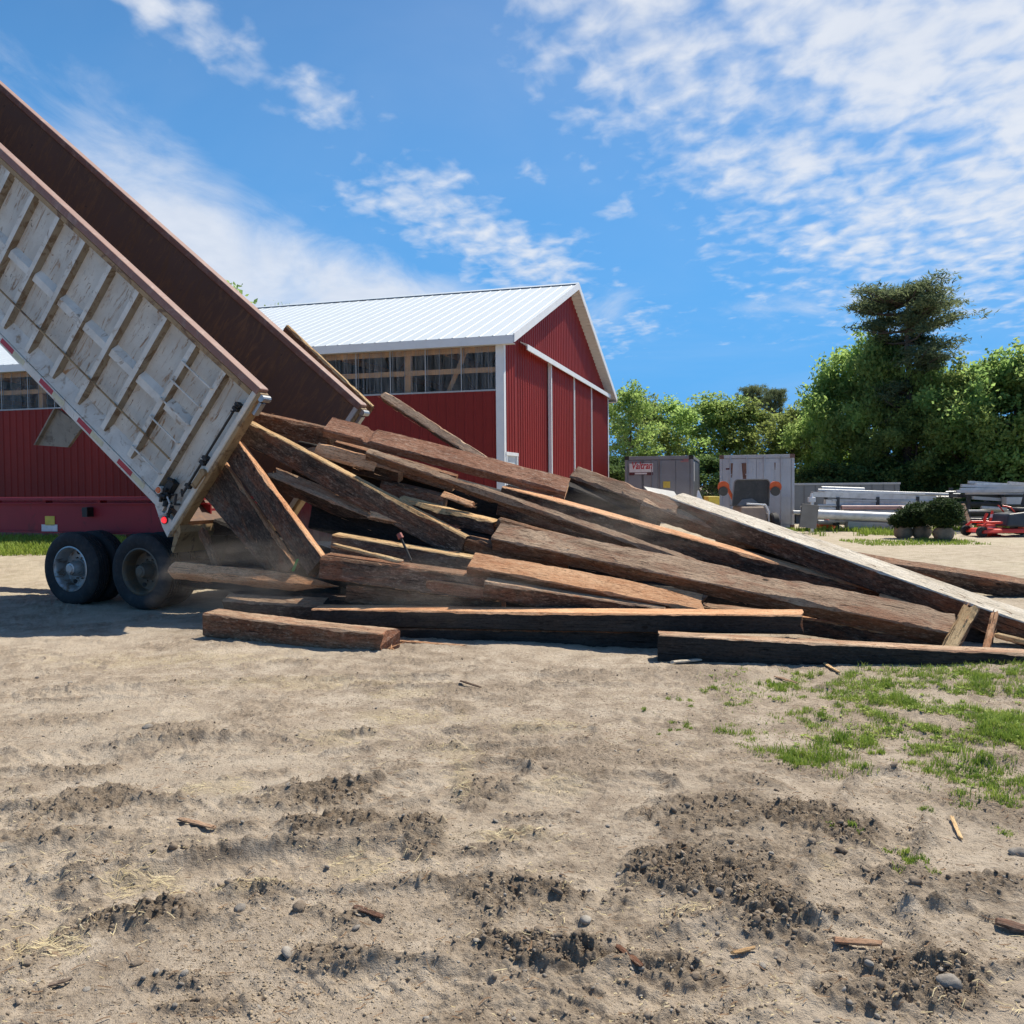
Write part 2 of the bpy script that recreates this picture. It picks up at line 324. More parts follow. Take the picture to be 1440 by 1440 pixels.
def fields(x, y):
    """height, clod, straw, smooth sand, pale for arrays of ground points"""
    x = np.asarray(x, float); y = np.asarray(y, float)
    near = 1 - sst(np.hypot(x, y), 12, 26)
    w1 = fbm(x, y, 3.2, 3, 5); w2 = fbm(x, y, 11, 3, 9)
    clod = np.zeros_like(x)
    for e in PATCH:
        r = ellip(x, y, e) + (w1 - .5) * 1.3 + (w2 - .5) * .8
        clod = np.maximum(clod, e[4] * (1 - sst(r, .35, 1.05)))
    gen = sst(fbm(x, y, 1.7, 4, 21), .50, .68) * .38 * near; clod = np.maximum(clod, gen * sst(w2, .35, .6))
    straw = np.zeros_like(x)
    for e in STRAW: straw = np.maximum(straw, 1 - sst(ellip(x, y, e) + (w2 - .5) * 1.6, .3, 1.1))
    lumps = np.abs(fbm(x, y, 17, 3, 31) - .5) * 2; lump2 = fbm(x, y, 42, 2, 37)
    h = (fbm(x, y, .45, 3, 1) - .5) * .10 * near + (fbm(x, y, 2.4, 3, 3) - .5) * .035 * near
    h = h + np.clip(clod, 0, 1.2) * ((1 - lumps) ** 1.6 * .046 + (lump2 - .4) * .030 + (fbm(x, y, 85, 2, 43) - .5) * .009) * near
    h = h + (fbm(x, y, 14, 3, 41) - .5) * .016 * near + (fbm(x, y, 48, 3, 47) - .5) * .011 * near * sst(w1, .3, .6)
    track = np.zeros_like(x)
    for k, tr in enumerate(TRACKS):
        best = np.full_like(x, 9.); along = np.zeros_like(x); acc = 0
        for a, b in zip(tr[:-1], tr[1:]):
            dx, dy = b.x - a.x, b.y - a.y; L = math.hypot(dx, dy); t = np.clip(((x - a.x) * dx + (y - a.y) * dy) / L ** 2, 0, 1)
            sx = (x - a.x) - t * dx; sy = (y - a.y) - t * dy; d = np.hypot(sx, sy); sgn = np.sign(dx * sy - dy * sx)
            m = d < np.abs(best); best = np.where(m, d * sgn, best); along = np.where(m, acc + t * L, along); acc += L
        ab = np.abs(best); inside = 1 - sst(ab + (w1 - .5) * .08, .13, .19); m = inside * sst(fbm(x, y, 1.3, 2, 61 + k), .34, .52) * near
        lug = .5 + .5 * np.sin((along + ab * .8) * 2 * math.pi / .105)
        h = h - m * .016 + m * sst(lug, .35, .75) * .011 * sst(w2, .35, .6); rim = np.exp(-((ab - .2) / .035) ** 2) * near * sst(w1, .4, .6)
        h = h + rim * (.018 + .02 * (1 - lumps)); clod = np.maximum(clod, rim * .75 * sst(w2, .35, .6)); track = np.maximum(track, m)
    smooth = np.clip(sst(fbm(x, y, .9, 3, 51), .5, .62) * .8 + track * .4, 0, 1) * (1 - np.clip(clod, 0, 1)); h = h * (1 - .0 * smooth)
    pale = sst(y + (w1 - .5) * 2, 9.8, 13.5) * (1 - .35 * sst(fbm(x, y, .5, 3, 71), .45, .6) * (y > 14)); 
    rise = .25 * sst(y, 14.5, 18.0) * (1 - sst(x, 5, 9)); h = h + rise
    return h, np.clip(clod, 0, 1) * .9, straw * .16 * near, smooth, pale
def make_ground():
    ys = [-60, -30, -12, -5, -2, -.5, .4, 1.0, 1.4, 1.7]
    py = 1560.0; rows = []
    while py > 735: rows.append(1.6 * F / (py - 684)); py -= 1.45
    ys += [r for r in rows if r > 1.75]; d = ys[-1]
    while d < 900: d *= 1.03; ys.append(d)
    ys = np.array(ys); s = np.linspace(-1, 1, 901); ext = 1 + np.array([.03, .08, .16, .3, .5, .8, 1.3, 2.2, 4, 8, 16]); s = np.concatenate([-ext[::-1], s, ext])
    w = np.maximum(.64 * np.abs(ys) + .35, 1.4); X = w[:, None] * s[None, :]; Y = np.repeat(ys[:, None], len(s), 1)
    h, c, st, sm, pl = fields(X.ravel(), Y.ravel()); v = np.stack([X.ravel(), Y.ravel(), h], 1)
    n, m = len(ys), len(s); i = (np.arange(n - 1)[:, None] * m + np.arange(m - 1)[None, :]).ravel()
    f = np.stack([i, i + 1, i + m + 1, i + m], 1)
    o = np_mesh('ground', v, f, ground_material(), None, True, {'clod': c, 'straw': st, 'smooth_sand': sm * .7, 'pale': pl})
    tag(o, kind='structure'); return o
make_ground()
def hgt(x, y): return float(fields(np.array([x]), np.array([y]))[0][0])
#PART2
# ------------------------------------------------------------------ materials for the built things
M_redwall = paint('red_steel', (.235, .020, .016), .55, .06); M_redwall.node_tree.nodes['Principled BSDF'].inputs['Specular IOR Level'].default_value = .25
M_white = paint('white_trim', (.74, .75, .76), .45, .04, (.4, .38, .35), .12)
M_roof = paint('white_roof_steel', (.60, .645, .665), .5, .03)
M_soffit = paint('soffit', (.55, .53, .50), .6, .04)
M_post = paint('lumber', (.62, .36, .18), .7, .15)
M_dark = paint('dark_inside', (.03, .03, .033), .9, .1)
def clear_mat():
    t = NT('clear_corrugated_panel'); v = t.vec('Object', (9, 9, .35)); n = t.noise(v, 2.2, 4, .7)
    col = t.ramp(n, (.35, (.10, .11, .12)), (.65, (.33, .35, .37))); t.set(col, .22)
    t.L.new(t.ramp(n, (.35, .06), (.66, .42)), t.b.inputs['Alpha']); return t.mat
M_clear = clear_mat()
def rusty(name, base, rust=(.16, .07, .03), thr=.52, amt=.9, rough=.6, metal=0.0, streak=False, sc=2.0, spots=True):
    t = NT(name); v = t.vec('Object'); n = t.noise(v, sc, 9, .68, .4); n0 = t.noise(v, sc * .6, 3, .5)
    col = t.ramp(n0, (.3, tuple(x * .82 for x in base)), (.7, base))
    sv = t.vec('Object', (5, 5, 1.1) if streak else (2.2, 2.2, 2.2)); s = t.noise(sv, 1.6, 9, .72, 1.4)
    grime = t.ramp(n, (.42, 0.0), (.62, .5)); col = t.mix(grime, col, tuple(a * .55 + b * .2 for a, b in zip(base, rust)))
    rm = t.ramp(s, (thr, 0.0), (thr + .09, amt)); col = t.mix(rm, col, t.ramp(n, (.35, tuple(x * .5 for x in rust)), (.65, rust)))
    if spots:
        sp = t.ramp(t.noise(t.vec('Object', (1, 1, 1)), 17, 3, .6, .6), (.655, 0.0), (.70, .9)); sp = t.math('MULTIPLY', sp, t.ramp(n0, (.42, 0.0), (.62, 1.0)))
        col = t.mix(sp, col, (.045, .035, .03))
        # thin scratches gone rusty
        for rot_, sc_, off in ((.5, 1.0, .672), (-.65, 1.3, .68), (1.25, .9, .69)):
            q_ = t.noise(t.vec('Object', (26 * sc_, 8, 2.2 * sc_), False, (0, rot_, 0)), 1.7, 3, .55, .5); col = t.mix(t.math('MULTIPLY', t.ramp(q_, (off, 0.0), (off + .03, .9)), t.ramp(n0, (.33, .35), (.55, 1.0))), col, (.27, .13, .05))
    t.bump(n, .15, .006); return t.set(col, rough, metal)
M_body = rusty('chipped_white_body_paint', (.62, .58, .50), (.34, .17, .06), .55, .9, .55, 0, True, 2.6)
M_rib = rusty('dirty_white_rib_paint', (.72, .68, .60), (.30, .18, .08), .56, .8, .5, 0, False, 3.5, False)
M_ribs = rusty('grimy_shaded_rib_side', (.30, .255, .19), (.17, .10, .05), .50, .8, .7, 0, False, 4, False)  # grime and rust, with the shade on the rib sides mixed into the colour
M_rust = rusty('rust_brown_inside', (.135, .080, .058), (.25, .13, .065), .50, .7, .8, 0, True, 1.4, True)
M_rail = rusty('red_brown_top_rail', (.25, .12, .085), (.38, .24, .19), .50, .7, .55, 0, False, 7, False)
M_edge = rusty('rusty_yellow_edge', (.38, .25, .12), (.16, .075, .03), .50, .85, .65, 0, False, 5, False)
M_chassis = rusty('red_chassis_paint', (.34, .012, .022), (.13, .010, .014), .56, .6, .6, 0, False, 1.5, False)
M_steel = rusty('galvanised_steel', (.42, .43, .44), (.2, .13, .08), .64, .5, .42, .75, False, 4, False)
M_black = paint('black_iron', (.018, .016, .015), .55, .2)
M_tyre = paint('tyre_rubber', (.022, .022, .024), .78, .25, (.16, .14, .12), .22, 0, 4)
M_rim = rusty('silver_rim', (.48, .48, .47), (.2, .11, .05), .53, .8, .38, .55, False, 5, False)
M_rim2 = rusty('greasy_dark_rim', (.12, .10, .075), (.20, .13, .07), .5, .8, .5, .3, False, 5, False)
def flat(name, c, rough=.5, emit=0):
    t = NT(name); n = t.noise(t.vec('Object'), 14, 4); m = t.set(t.ramp(n, (.3, tuple(x * .8 for x in c)), (.7, c)), rough)
    if emit: t.b.inputs['Emission Color'].default_value = (*c, 1); t.b.inputs['Emission Strength'].default_value = emit
    return m
M_tapeR = flat('red_reflective_tape', (.45, .02, .02), .35); M_tapeW = flat('worn_white_tape', (.62, .56, .36), .4)
M_redlens = flat('red_lens', (.9, .03, .04), .2, .8); M_amber = flat('amber_lens', (.75, .16, .03), .2)
M_yellow = flat('yellow_sticker', (.75, .55, .06), .5); M_signwhite = flat('sign_white', (.75, .72, .70), .5)
M_signred = flat('sign_red', (.50, .02, .03), .5); M_signdark = flat('sign_dark', (.10, .015, .02), .5)

def sheet_variation(mat):
    t = mat.node_tree; N = t.nodes; b = N['Principled BSDF']; lk = b.inputs['Base Color'].links[0]; src = lk.from_socket; tc = N.new('ShaderNodeTexCoord'); sp = N.new('ShaderNodeSeparateXYZ'); t.links.new(tc.outputs['Object'], sp.inputs[0])
    def M(op, a, c_=0.0, clamp=False):
        m_ = N.new('ShaderNodeMath'); m_.operation = op; m_.use_clamp = clamp
        for i, v in enumerate((a, c_)):
            if isinstance(v, (int, float)): m_.inputs[i].default_value = v
            else: t.links.new(v, m_.inputs[i])
        return m_.outputs[0]
    wn = N.new('ShaderNodeTexWhiteNoise'); wn.noise_dimensions = '1D'; t.links.new(M('FLOOR', M('DIVIDE', M('ADD', sp.outputs[0], sp.outputs[1]), .914)), wn.inputs['W'])
    hv = N.new('ShaderNodeHueSaturation'); t.links.new(src, hv.inputs['Color']); t.links.new(M('ADD', M('MULTIPLY', wn.outputs['Value'], .16), .92), hv.inputs['Value'])
    ns = N.new('ShaderNodeTexNoise'); ns.inputs['Scale'].default_value = 3; ns.inputs['Detail'].default_value = 6; t.links.new(tc.outputs['Object'], ns.inputs['Vector'])
    d = M('MULTIPLY', M('SUBTRACT', 1.0, M('DIVIDE', sp.outputs[2], .9), True), M('MULTIPLY', ns.outputs['Fac'], 1.1), True); mx = N.new('ShaderNodeMix'); mx.data_type = 'RGBA'
    t.links.new(d, mx.inputs[0]); t.links.new(hv.outputs[0], mx.inputs[6]); mx.inputs[7].default_value = (.33, .25, .17, 1); t.links.new(mx.outputs[2], b.inputs['Base Color'])
sheet_variation(M_redwall)
# ------------------------------------------------------------------ barn
BA = rad(16); BC = P(706.5, 475, 20.0); BZ = .25; HE = BC.z - BZ; BW = 14.6; BL = 46.0; RISE = 2.75
barn = empty('barn', (BC.x, BC.y, BZ), -BA, 'long red steel barn with a white roof and clear panels under the eave', 'barn')
BX = Vector((math.cos(BA), -math.sin(BA), 0)); BY = Vector((math.sin(BA), math.cos(BA), 0)); BO = Vector((BC.x, BC.y, BZ))
def gab(px, py):      # photo point on the gable wall -> (y, z) in barn space
    q = on_plane(px, py, BO, BX) - BO; return q.dot(BY), q.z
def lw(px, py):       # photo point on the long wall -> (x, z)
    q = on_plane(px, py, BO, BY) - BO; return q.dot(BX), q.z
def corr(mb, s0, s1, zb, zt, axis, base, out, m=0, pitch=.229, rw=.075, hgt_=.019):
    """ribbed sheet standing along axis from s0 to s1; zb, zt: height functions; out: +1/-1 direction of the ribs"""
    prof = []; s = s0
    while s < s1 - 1e-6:
        for ds, o in ((0, 0), (pitch - rw, 0), (pitch - rw * .72, 1), (pitch - rw * .28, 1)):
            if s + ds < s1: prof.append((s + ds, o))
        s += pitch
    prof.append((s1, 0)); vs = []; fs = []
    for (s, o) in prof:
        for z in (zb(s), zt(s)):
            vs.append((s, base + out * o * hgt_, z) if axis == 'x' else (base + out * o * hgt_, s, z))
    for i in range(len(prof) - 1): fs.append((2 * i, 2 * i + 2, 2 * i + 3, 2 * i + 1))
    mb.add(vs, fs, m)
Hs = lw(696, 548)[1]
def gtop(y): return HE + RISE * (1 - abs(y - BW / 2) / (BW / 2)) - .02
m = MB(); corr(m, -BL, -.02, lambda s: -.4, lambda s: Hs, 'x', 0, -1); m.build('long_wall', M_redwall, barn)
dy0, dz = gab(709.5, 640); dy1, _ = gab(726, 640)
m = MB()
corr(m, .02, dy0 - .0, lambda s: -.4, gtop, 'y', 0, 1)
corr(m, dy0, dy1, lambda s: dz, gtop, 'y', 0, 1)
ym = BW / 2
corr(m, dy1, ym, lambda s: -.4, gtop, 'y', 0, 1); corr(m, ym, BW - .02, lambda s: -.4, gtop, 'y', 0, 1)
m.build('gable_wall', M_redwall, barn)
m = MB(); m.box(-BL, -.03, BW - .05, BW, -.4, HE); m.box(-BL - .05, -BL, 0, BW, -.4, HE + .3); m.build('back_wall', M_redwall, barn)
# clear strip with laps
m = MB(); corr(m, -BL, -.12, lambda s: Hs, lambda s: HE - .03, "x", .016, -1, 0, .1, .05, .013); m.build('clear_panel_strip', M_clear, barn)
m = MB(); x = -1.02
while x > -BL: m.box(x - .012, x + .012, -.012, .0, Hs, HE - .03); x -= .91
m.box(-BL, -.12, -.02, .008, Hs - .025, Hs + .012); m.build('panel_lap', paint('pale_seam', (.36, .38, .40), .4, .05), barn)
m = MB(); x = -.35
while x > -BL: m.box(x - .006, x + .006, -.006, .0, Hs, HE - .03); x -= .3033
m.build('panel_rib', paint('seam_grey', (.20, .215, .23), .4, .05), barn)
m = MB(); x = -2.35; k = 0
while x > -BL:
    m.box(x - .15, x, .09, .22, -.3, HE - .05); x -= 2.75
m.box(-BL, -.12, .05, .088, HE - .30, HE - .04); m.box(-BL, -.12, .05, .088, Hs + .42, Hs + .54); m.box(-BL, -.12, .05, .088, Hs - .12, Hs - .0)
for xb in (-1.0, -6.5, -12, -17.5, -23, -28.5): m.hexa([(xb - .6, .24, Hs - .2), (xb - .48, .24, Hs - .2), (xb - .48, .28, Hs - .2), (xb - .6, .28, Hs - .2), (xb + .0, .24, HE - .1), (xb + .12, .24, HE - .1), (xb + .12, .28, HE - .1), (xb + .0, .28, HE - .1)])
m.build('wall_framing', M_post, barn)
m = MB(); x = -1.5
while x > -BL:
    m.box(x - .04, x, .3, BW - .3, HE - .3, HE - .14); m.box(x - .04, x, BW / 2 - .07, BW / 2 + .07, HE - .2, HE + RISE - .4)
    for sgn in (-1, 1): m.tube((x, BW / 2, HE + RISE - .5), (x, BW / 2 + sgn * BW / 4, HE - .2), .06, None, 4)
    x -= 2.75
m.build('roof_truss', M_post, barn)
# corner trims
m = MB(); m.box(-.16, .03, -.035, -.022, -.4, HE - .02); m.box(.022, .035, -.035, .13, -.4, HE + .02); m.build('corner_trim', M_white, barn)
m = MB(); m.box(.022, .04, BW - .12, BW + .03, -.4, HE - .05); m.build('corner_trim', M_white, barn)
# roof
OH = .34; EO = .22; sl_ = RISE / (BW / 2); RT = .10
def roof_slope(sgn):
    mb = MB(); vs = []; fs = []; prof = []; x = -BL - OH
    while x < OH - 1e-6:
        for dx, o in ((0, 0), (.27, 0), (.285, .009), (.315, .009)):
            if x + dx < OH: prof.append((x + dx, o))
        x += .33
    prof.append((OH, 0)); ye, yr = (-EO, BW / 2) if sgn < 0 else (BW + EO, BW / 2)
    ze = HE - EO * sl_ + RT; zr = HE + RISE + RT
    for (xx, o) in prof: vs += [(xx, ye, ze + o), (xx, yr, zr + o)]
    for i in range(len(prof) - 1): fs.append((2 * i, 2 * i + 1, 2 * i + 3, 2 * i + 2))
    mb.add(vs, fs, 0); return mb
for sg in (-1, 1): roof_slope(sg).build('roof', M_roof, barn)
m = MB(); z = HE + RISE + RT
for sg in (-1, 1): m.hexa([(-BL - OH, BW / 2, z + .03), (OH + .01, BW / 2, z + .03), (OH + .01, BW / 2 + sg * .22, z + .03 - .22 * sl_), (-BL - OH, BW / 2 + sg * .22, z + .03 - .22 * sl_)] + [(-BL - OH, BW / 2, z + .045), (OH + .01, BW / 2, z + .045), (OH + .01, BW / 2 + sg * .22, z + .045 - .22 * sl_), (-BL - OH, BW / 2 + sg * .22, z + .045 - .22 * sl_)])
m.build('ridge_cap', M_roof, barn)
for sg in (-1, 1):
    ye = -EO if sg < 0 else BW + EO; zt = HE - EO * sl_ + RT
    m = MB(); m.box(-BL - OH, OH - .02, min(ye, ye + sg * .03), max(ye, ye + sg * .03), zt - .20, zt - .006); m.build('fascia', M_white, barn)
    m = MB(); m.box(-BL - OH, OH - .03, *(sorted((ye, -.0 if sg < 0 else BW + .0))), zt - .19, zt - .17); m.build('soffit', M_soffit, barn)
    # rake trim and rake soffit
    yr = BW / 2; zr = HE + RISE + RT; m = MB()
    m.hexa([(OH - .015, ye, zt - .17), (OH + .015, ye, zt - .17), (OH + .015, yr, zr - .17), (OH - .015, yr, zr - .17), (OH - .015, ye, zt + .035), (OH + .015, ye, zt + .035), (OH + .015, yr, zr + .035), (OH - .015, yr, zr + .035)]); m.build('rake_trim', M_white, barn)
    m = MB(); n_ = 40
    for i in range(n_):
        a, b = i / n_, (i + .9) / n_; q = lambda t: (ye + (yr - ye) * t, zt + (zr - zt) * t)
        (ya, za), (yb, zb) = q(a), q(b); m.hexa([(.0, ya, za - .15), (OH - .02, ya, za - .15), (OH - .02, yb, zb - .15), (.0, yb, zb - .15), (.0, ya, za - .13), (OH - .02, ya, za - .13), (OH - .02, yb, zb - .13), (.0, yb, zb - .13)])
    m.build('soffit', M_soffit, barn)
# sliding doors and their track
ty0, tz0 = gab(729, 484); ty1, tz1 = gab(850, 555); tz = .5 * (tz0 + tz1)
m = MB(); m.prism([(.05, 0, tz + .07), (.24, 0, tz - .01), (.24, 0, tz - .15), (.21, 0, tz - .15), (.21, 0, tz - .04), (.05, 0, tz + .04)], (0, ty1 - ty0, 0))
m.v = [(a, b + ty0, c) for a, b, c in m.v]; m.build('door_track_cover', M_white, barn)
e = [gab(770, 650)[0], gab(803, 650)[0], gab(828, 650)[0]]; e.append(e[2] + (e[1] - e[0]) * .7)
for i, (a, b) in enumerate(zip((e[0], e[1]), (e[1], e[2]))):
    m = MB(); corr(m, a + .1, b, lambda s: -.15, lambda s: tz - .07, 'y', .09, 1); m.box(.03, .088, a + .1, b, -.15, tz - .07)
    dd = m.build('sliding_door', M_redwall, barn)
    m = MB(); m.box(.03, .125, a, a + .1, -.15, tz - .06)
    m.build('door_edge', M_white, dd)
    if i: m = MB(); m.box(.03, .12, b, b + .07, -.15, tz - .06); m.build('door_edge', M_white, dd)
# small walk door
m = MB(); w_ = .07; m.box(-.02, .05, dy0, dy0 + w_, -.2, dz); m.box(-.02, .05, dy1 - w_, dy1, -.2, dz); m.box(-.02, .055, dy0 - .02, dy1 + .02, dz, dz + .08)
df = m.build('walk_door', M_white, barn)
m = MB(); m.box(-.02, .0, dy0 + w_, dy1 - w_, -.2, dz); m.build('door_leaf', paint('door_leaf', (.62, .66, .68), .5, .05), df)
m = MB(); m.box(.001, .012, dy0 + w_ + .18, dy1 - w_ - .18, 1.15, 1.75); m.build('door_pane', flat('door_glass', (.35, .40, .43), .15), df)

# ------------------------------------------------------------------ dump trailer
W1 = G(98, 851); TA = rad(22); TB = rad(39.2); TW = 2.45
TR = Vector((math.cos(TA), -math.sin(TA), 0)); TN = Vector((math.sin(TA), math.cos(TA), 0)); W1 = Vector((W1.x, W1.y, 0))
trailer = empty('dump_trailer', W1, -TA, 'dump trailer with chipped white body tipped up on a red chassis', 'dump trailer')
def tpt(px, py, w):    # photo point on the plane y = w of the trailer
    q = on_plane(px, py, W1 + TN * w, TN) - W1; return q.dot(TR), q.z
def hood(mb, ya, yb, s0, s1, zb, zt):   # I-beam rail
    mb.box(s0, s1, (ya + yb) / 2 - .012, (ya + yb) / 2 + .012, zb + .02, zt - .02); mb.box(s0, s1, ya, yb, zb, zb + .02); mb.box(s0, s1, ya, yb, zt - .02, zt)
m = MB()
for ya in (.66, 1.62): hood(m, ya, ya + .14, -9.5, 1.85, .95, 1.40)
for xx in [-9.4, -8.2, -7, -5.8, -4.6, -3.4, -2.2, -.9, .55, 1.7]: m.box(xx, xx + .1, .742, 1.68, 1.0, 1.32)
ch = m.build('chassis', M_chassis, trailer)
m = MB(); m.box(-9.4, 1.75, .60, .86, 1.44, 1.475); m.box(-9.4, 1.75, 1.6, 1.84, 1.44, 1.475)
for xx in np.arange(-9, 1.7, 1.1): m.box(xx, xx + .06, .68, .80, 1.401, 1.44)
m.build('rest_rail', M_chassis, ch)
sx, sz = tpt(62, 690, .655)
for (px0, py0, px1, py1, mt, nm) in ((59, 726, 72, 739, M_yellow, 'yellow_sticker'), (54, 738, 76, 748, M_signwhite, 'white_sticker')):
    a = tpt(px0, py1, .655); b = tpt(px1, py0, .655); m = MB(); m.box(a[0], b[0], .71, .7165, a[1], b[1]); m.build(nm, mt, ch)
for sgn, y0 in ((0, .60), (1, 1.80)):
    for s in (-.68, .68, 2.02):
        m = MB(); m.prism([(s - .18, y0, .96), (s + .18, y0, .96), (s + .07, y0, .52), (s - .07, y0, .52)], (0, .06, 0)); m.build('spring_hanger', M_black, ch)
    for s in (0, 1.27):
        m = MB()
        for k in range(5): m.box(s - .62 + .1 * k, s + .62 - .1 * k, y0 + .0, y0 + .08, .62 + .0 + .016 * k, .634 + .016 * k)
        m.build('leaf_spring', M_black, ch)
m = MB(); px_, pz_ = tpt(122, 722, .64); m.box(px_ - .05, px_ + .05, .60, .72, pz_ - .05, pz_ + .09); m.build('air_valve', M_black, ch)
m = MB(); m.box(-7.6, -7.4, .75, .87, .12, 1.3); m.box(-7.7, -7.3, .7, .92, .03, .12); m.box(-7.6, -7.4, 1.6, 1.72, .12, 1.3); m.box(-7.7, -7.3, 1.55, 1.77, .03, .12); m.build('landing_leg', M_chassis, trailer)
TYR = .512
def tyre_mesh():
    m = MB(); w = .265; p = [(0.035, .30), (.012, .34), (.0, .42), (.008, .47), (.028, .498)]
    for g in (.06, .105, .15, .195): p += [(g - .009, TYR), (g - .007, TYR - .014), (g + .007, TYR - .014), (g + .009, TYR)]
    p += [(w - .028, .498), (w - .008, .47), (w, .42), (w - .012, .34), (w - .035, .30)]
    m.lathe(p, 56, closed=True); return m
def rim_mesh(deep):
    m = MB(); m.lathe([(.018, .318), (.012, .30), (.03, .285), (.06, .272), (.19, .262), (.20, .20), (.19, .13), (.165, .115), (.165, .0)], 44)
    m.lathe([(.235, .318), (.24, .30), (.22, .28), (.2, .262)], 44); return m
def wheel(s, y, flip, mt, deep=True):
    w = tyre_mesh().build('wheel', M_tyre, trailer, True); w.location = (s, y, TYR - .012)
    if flip: w.rotation_euler = (0, 0, math.pi)
    r = rim_mesh(deep).build('rim', mt, w, True)
    m = MB(); m.lathe([(.165, .11), (.07, .10), (.05, .085), (.02, .08), (.015, .055), (.005, .05), (.005, 0)], 24); m.build('hub', M_rim2 if mt is M_rim2 else M_rim, w, True)
    if y == 0:
        for k in range(10):
            a = 2 * math.pi * k / 10; m = MB(); m.tube((math.cos(a) * .15, .165, math.sin(a) * .15), (math.cos(a) * .15, .20, math.sin(a) * .15), .014, .012, 6); m.build('lug_nut', M_rim2, w)
        for k in range(5):
            a = 2 * math.pi * (k + .35) / 5; c = Vector((math.cos(a) * .222, .0, math.sin(a) * .222)); m = MB(); m.tube(c + Vector((0, .190, 0)), c + Vector((0, .215, 0)), .032, .032, 12); m.build('hand_hole_dark', M_black, w)  # solid black disc paints in the darkness of an open hand hole
    return w
for s, mt in ((0, M_rim), (1.27, M_rim2)):
    wheel(s, 0, False, mt); wheel(s, .595, True, M_rim2); wheel(s, 1.855, False, M_rim2); wheel(s, 2.45, True, M_rim2)
    m = MB(); m.tube((s, .2, .5), (s, 2.25, .5), .065, None, 12); m.tube((s, .35, .5), (s, .62, .5), .2, .2, 20); m.tube((s, 1.83, .5), (s, 2.1, .5), .2, .2, 20); m.build('axle', M_black, trailer)
# tipped body
H = 2.2; LB = 11.4
body = None
m = MB(); m.box(-LB, -.02, .142, TW - .142, .0, .06, 0)
for xx in np.arange(-LB + .2, -.2, .45): m.box(xx, xx + .08, .3, TW - .3, -.14, -.002, 1)
for yy in (.70, 1.62): m.box(-LB, -.3, yy, yy + .12, -.30, -.143, 1)
m.box(-LB - .06, -LB, 0, TW, 0, H, 0)
body = m.build('dump_body', [M_rust, M_edge], trailer); body.location = (1.9216, 0, 1.11); body.rotation_euler = (0, TB, 0)
m = MB(); m.box(-LB, -.10, .100, .119, .10, H - .1, 0); m.box(-LB, -.10, .121, .140, .02, H - .1, 1); m.box(-LB, -.10, .085, .0998, H - .24, H - .172, 0); side = m.build('side_panel', [M_body, M_rust], body)
m = MB(); m.box(-LB, -.10, TW - .14, TW - .121, .02, H - .1, 1); m.box(-LB, -.10, TW - .119, TW - .10, .10, H - .1, 0); side2 = m.build('side_panel', [M_body, M_rust], body)
for yy in (0, TW - .15):
    m = MB(); rng = random.Random(3 + int(yy)); n_ = 60
    for i in range(n_):
        a = -LB + (LB - .0) * i / n_; b = -LB + (LB - .0) * (i + 1) / n_; m.box(a, b, yy - .015, yy + .155, H - .10, H, 0) if False else None
    m.box(-LB, .0, yy - .02, yy + .16, H - .105, H, 0, .02); m.build('top_rail', M_rail, body, False, .012)
    m = MB(); m.box(-LB, -.1, yy - .012 if yy == 0 else yy + .12, yy + .022 if yy == 0 else yy + .165, H - .17, H - .107); m.build('rail_lip', M_edge, body)
xs_ = -.60; k = 0
ribx = []
while xs_ > -LB: ribx.append(xs_); xs_ -= .598
for k, xr in enumerate(ribx):
    for yy, s in ((.1, -1), (TW - .1, 1)):
        z0 = .18 if k else .12; w = .040; m = MB(); d_ = .098 * s
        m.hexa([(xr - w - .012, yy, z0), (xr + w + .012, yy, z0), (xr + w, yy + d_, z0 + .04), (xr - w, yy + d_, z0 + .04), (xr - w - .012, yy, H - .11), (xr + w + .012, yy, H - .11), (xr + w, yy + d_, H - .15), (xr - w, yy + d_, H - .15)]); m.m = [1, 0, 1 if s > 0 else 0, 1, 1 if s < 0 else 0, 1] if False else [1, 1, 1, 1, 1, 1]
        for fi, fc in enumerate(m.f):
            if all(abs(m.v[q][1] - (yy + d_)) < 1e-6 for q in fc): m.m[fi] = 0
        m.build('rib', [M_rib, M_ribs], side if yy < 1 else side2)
for k, xr in enumerate(ribx[:-1]):
    a, b = xr - .598 + .06, xr - .06
    if k < 0: continue
    for zz in (1.10,):
        m = MB(); m.prism([(a, .0999, zz + .13), (a, .04, zz + .05), (a, .04, zz - .05), (a, .0999, zz - .07)], (b - a, 0, 0)); m.build('side_ledge', M_rib, side)
m = MB(); m.prism([(-LB, .0999, .34), (-LB, .005, .125), (-LB, .0999, .125)], (LB - .58, 0, 0)); m.build('sill', M_rib, side)
m = MB(); m.box(-LB, -.30, -.008, .16, .0, .118); m.box(-LB, -.3, TW - .16, TW + .008, .0, .118); m.build('bottom_rail', M_rib, body, False, .006)
x = -.34; i = 0
tp = []
for c_ in (-1.15, -2.06, -2.96, -3.92, -4.85, -5.8, -6.75, -7.7, -8.7, -9.7):
    m = MB(); m.box(c_ - .15, c_ + .15, -.0115, -.0085, .03, .1); m.build('red_reflector', M_tapeR, body)
    m = MB(); m.box(c_ + .155, c_ + .42, -.0115, -.0085, .03, .1); m.build('pale_reflector', M_tapeW, body)
m = MB(); m.tube((-LB, -.015, .60), (-.62, -.015, .63), .014, None, 8)
for xr in ribx: m.tube((xr, .012, .62), (xr, -.015, .62), .01, None, 6)
m.build('tarp_rod', M_edge, side, True)
for zz in (1.75, 1.46, 1.17, .88, .38):
    m = MB(); m.path([(-1.2, .01, zz), (-1.2, -.035, zz), (-.62, -.035, zz), (-.62, .01, zz)], .0125, 8); m.build('ladder_rung', M_rib, side, True)
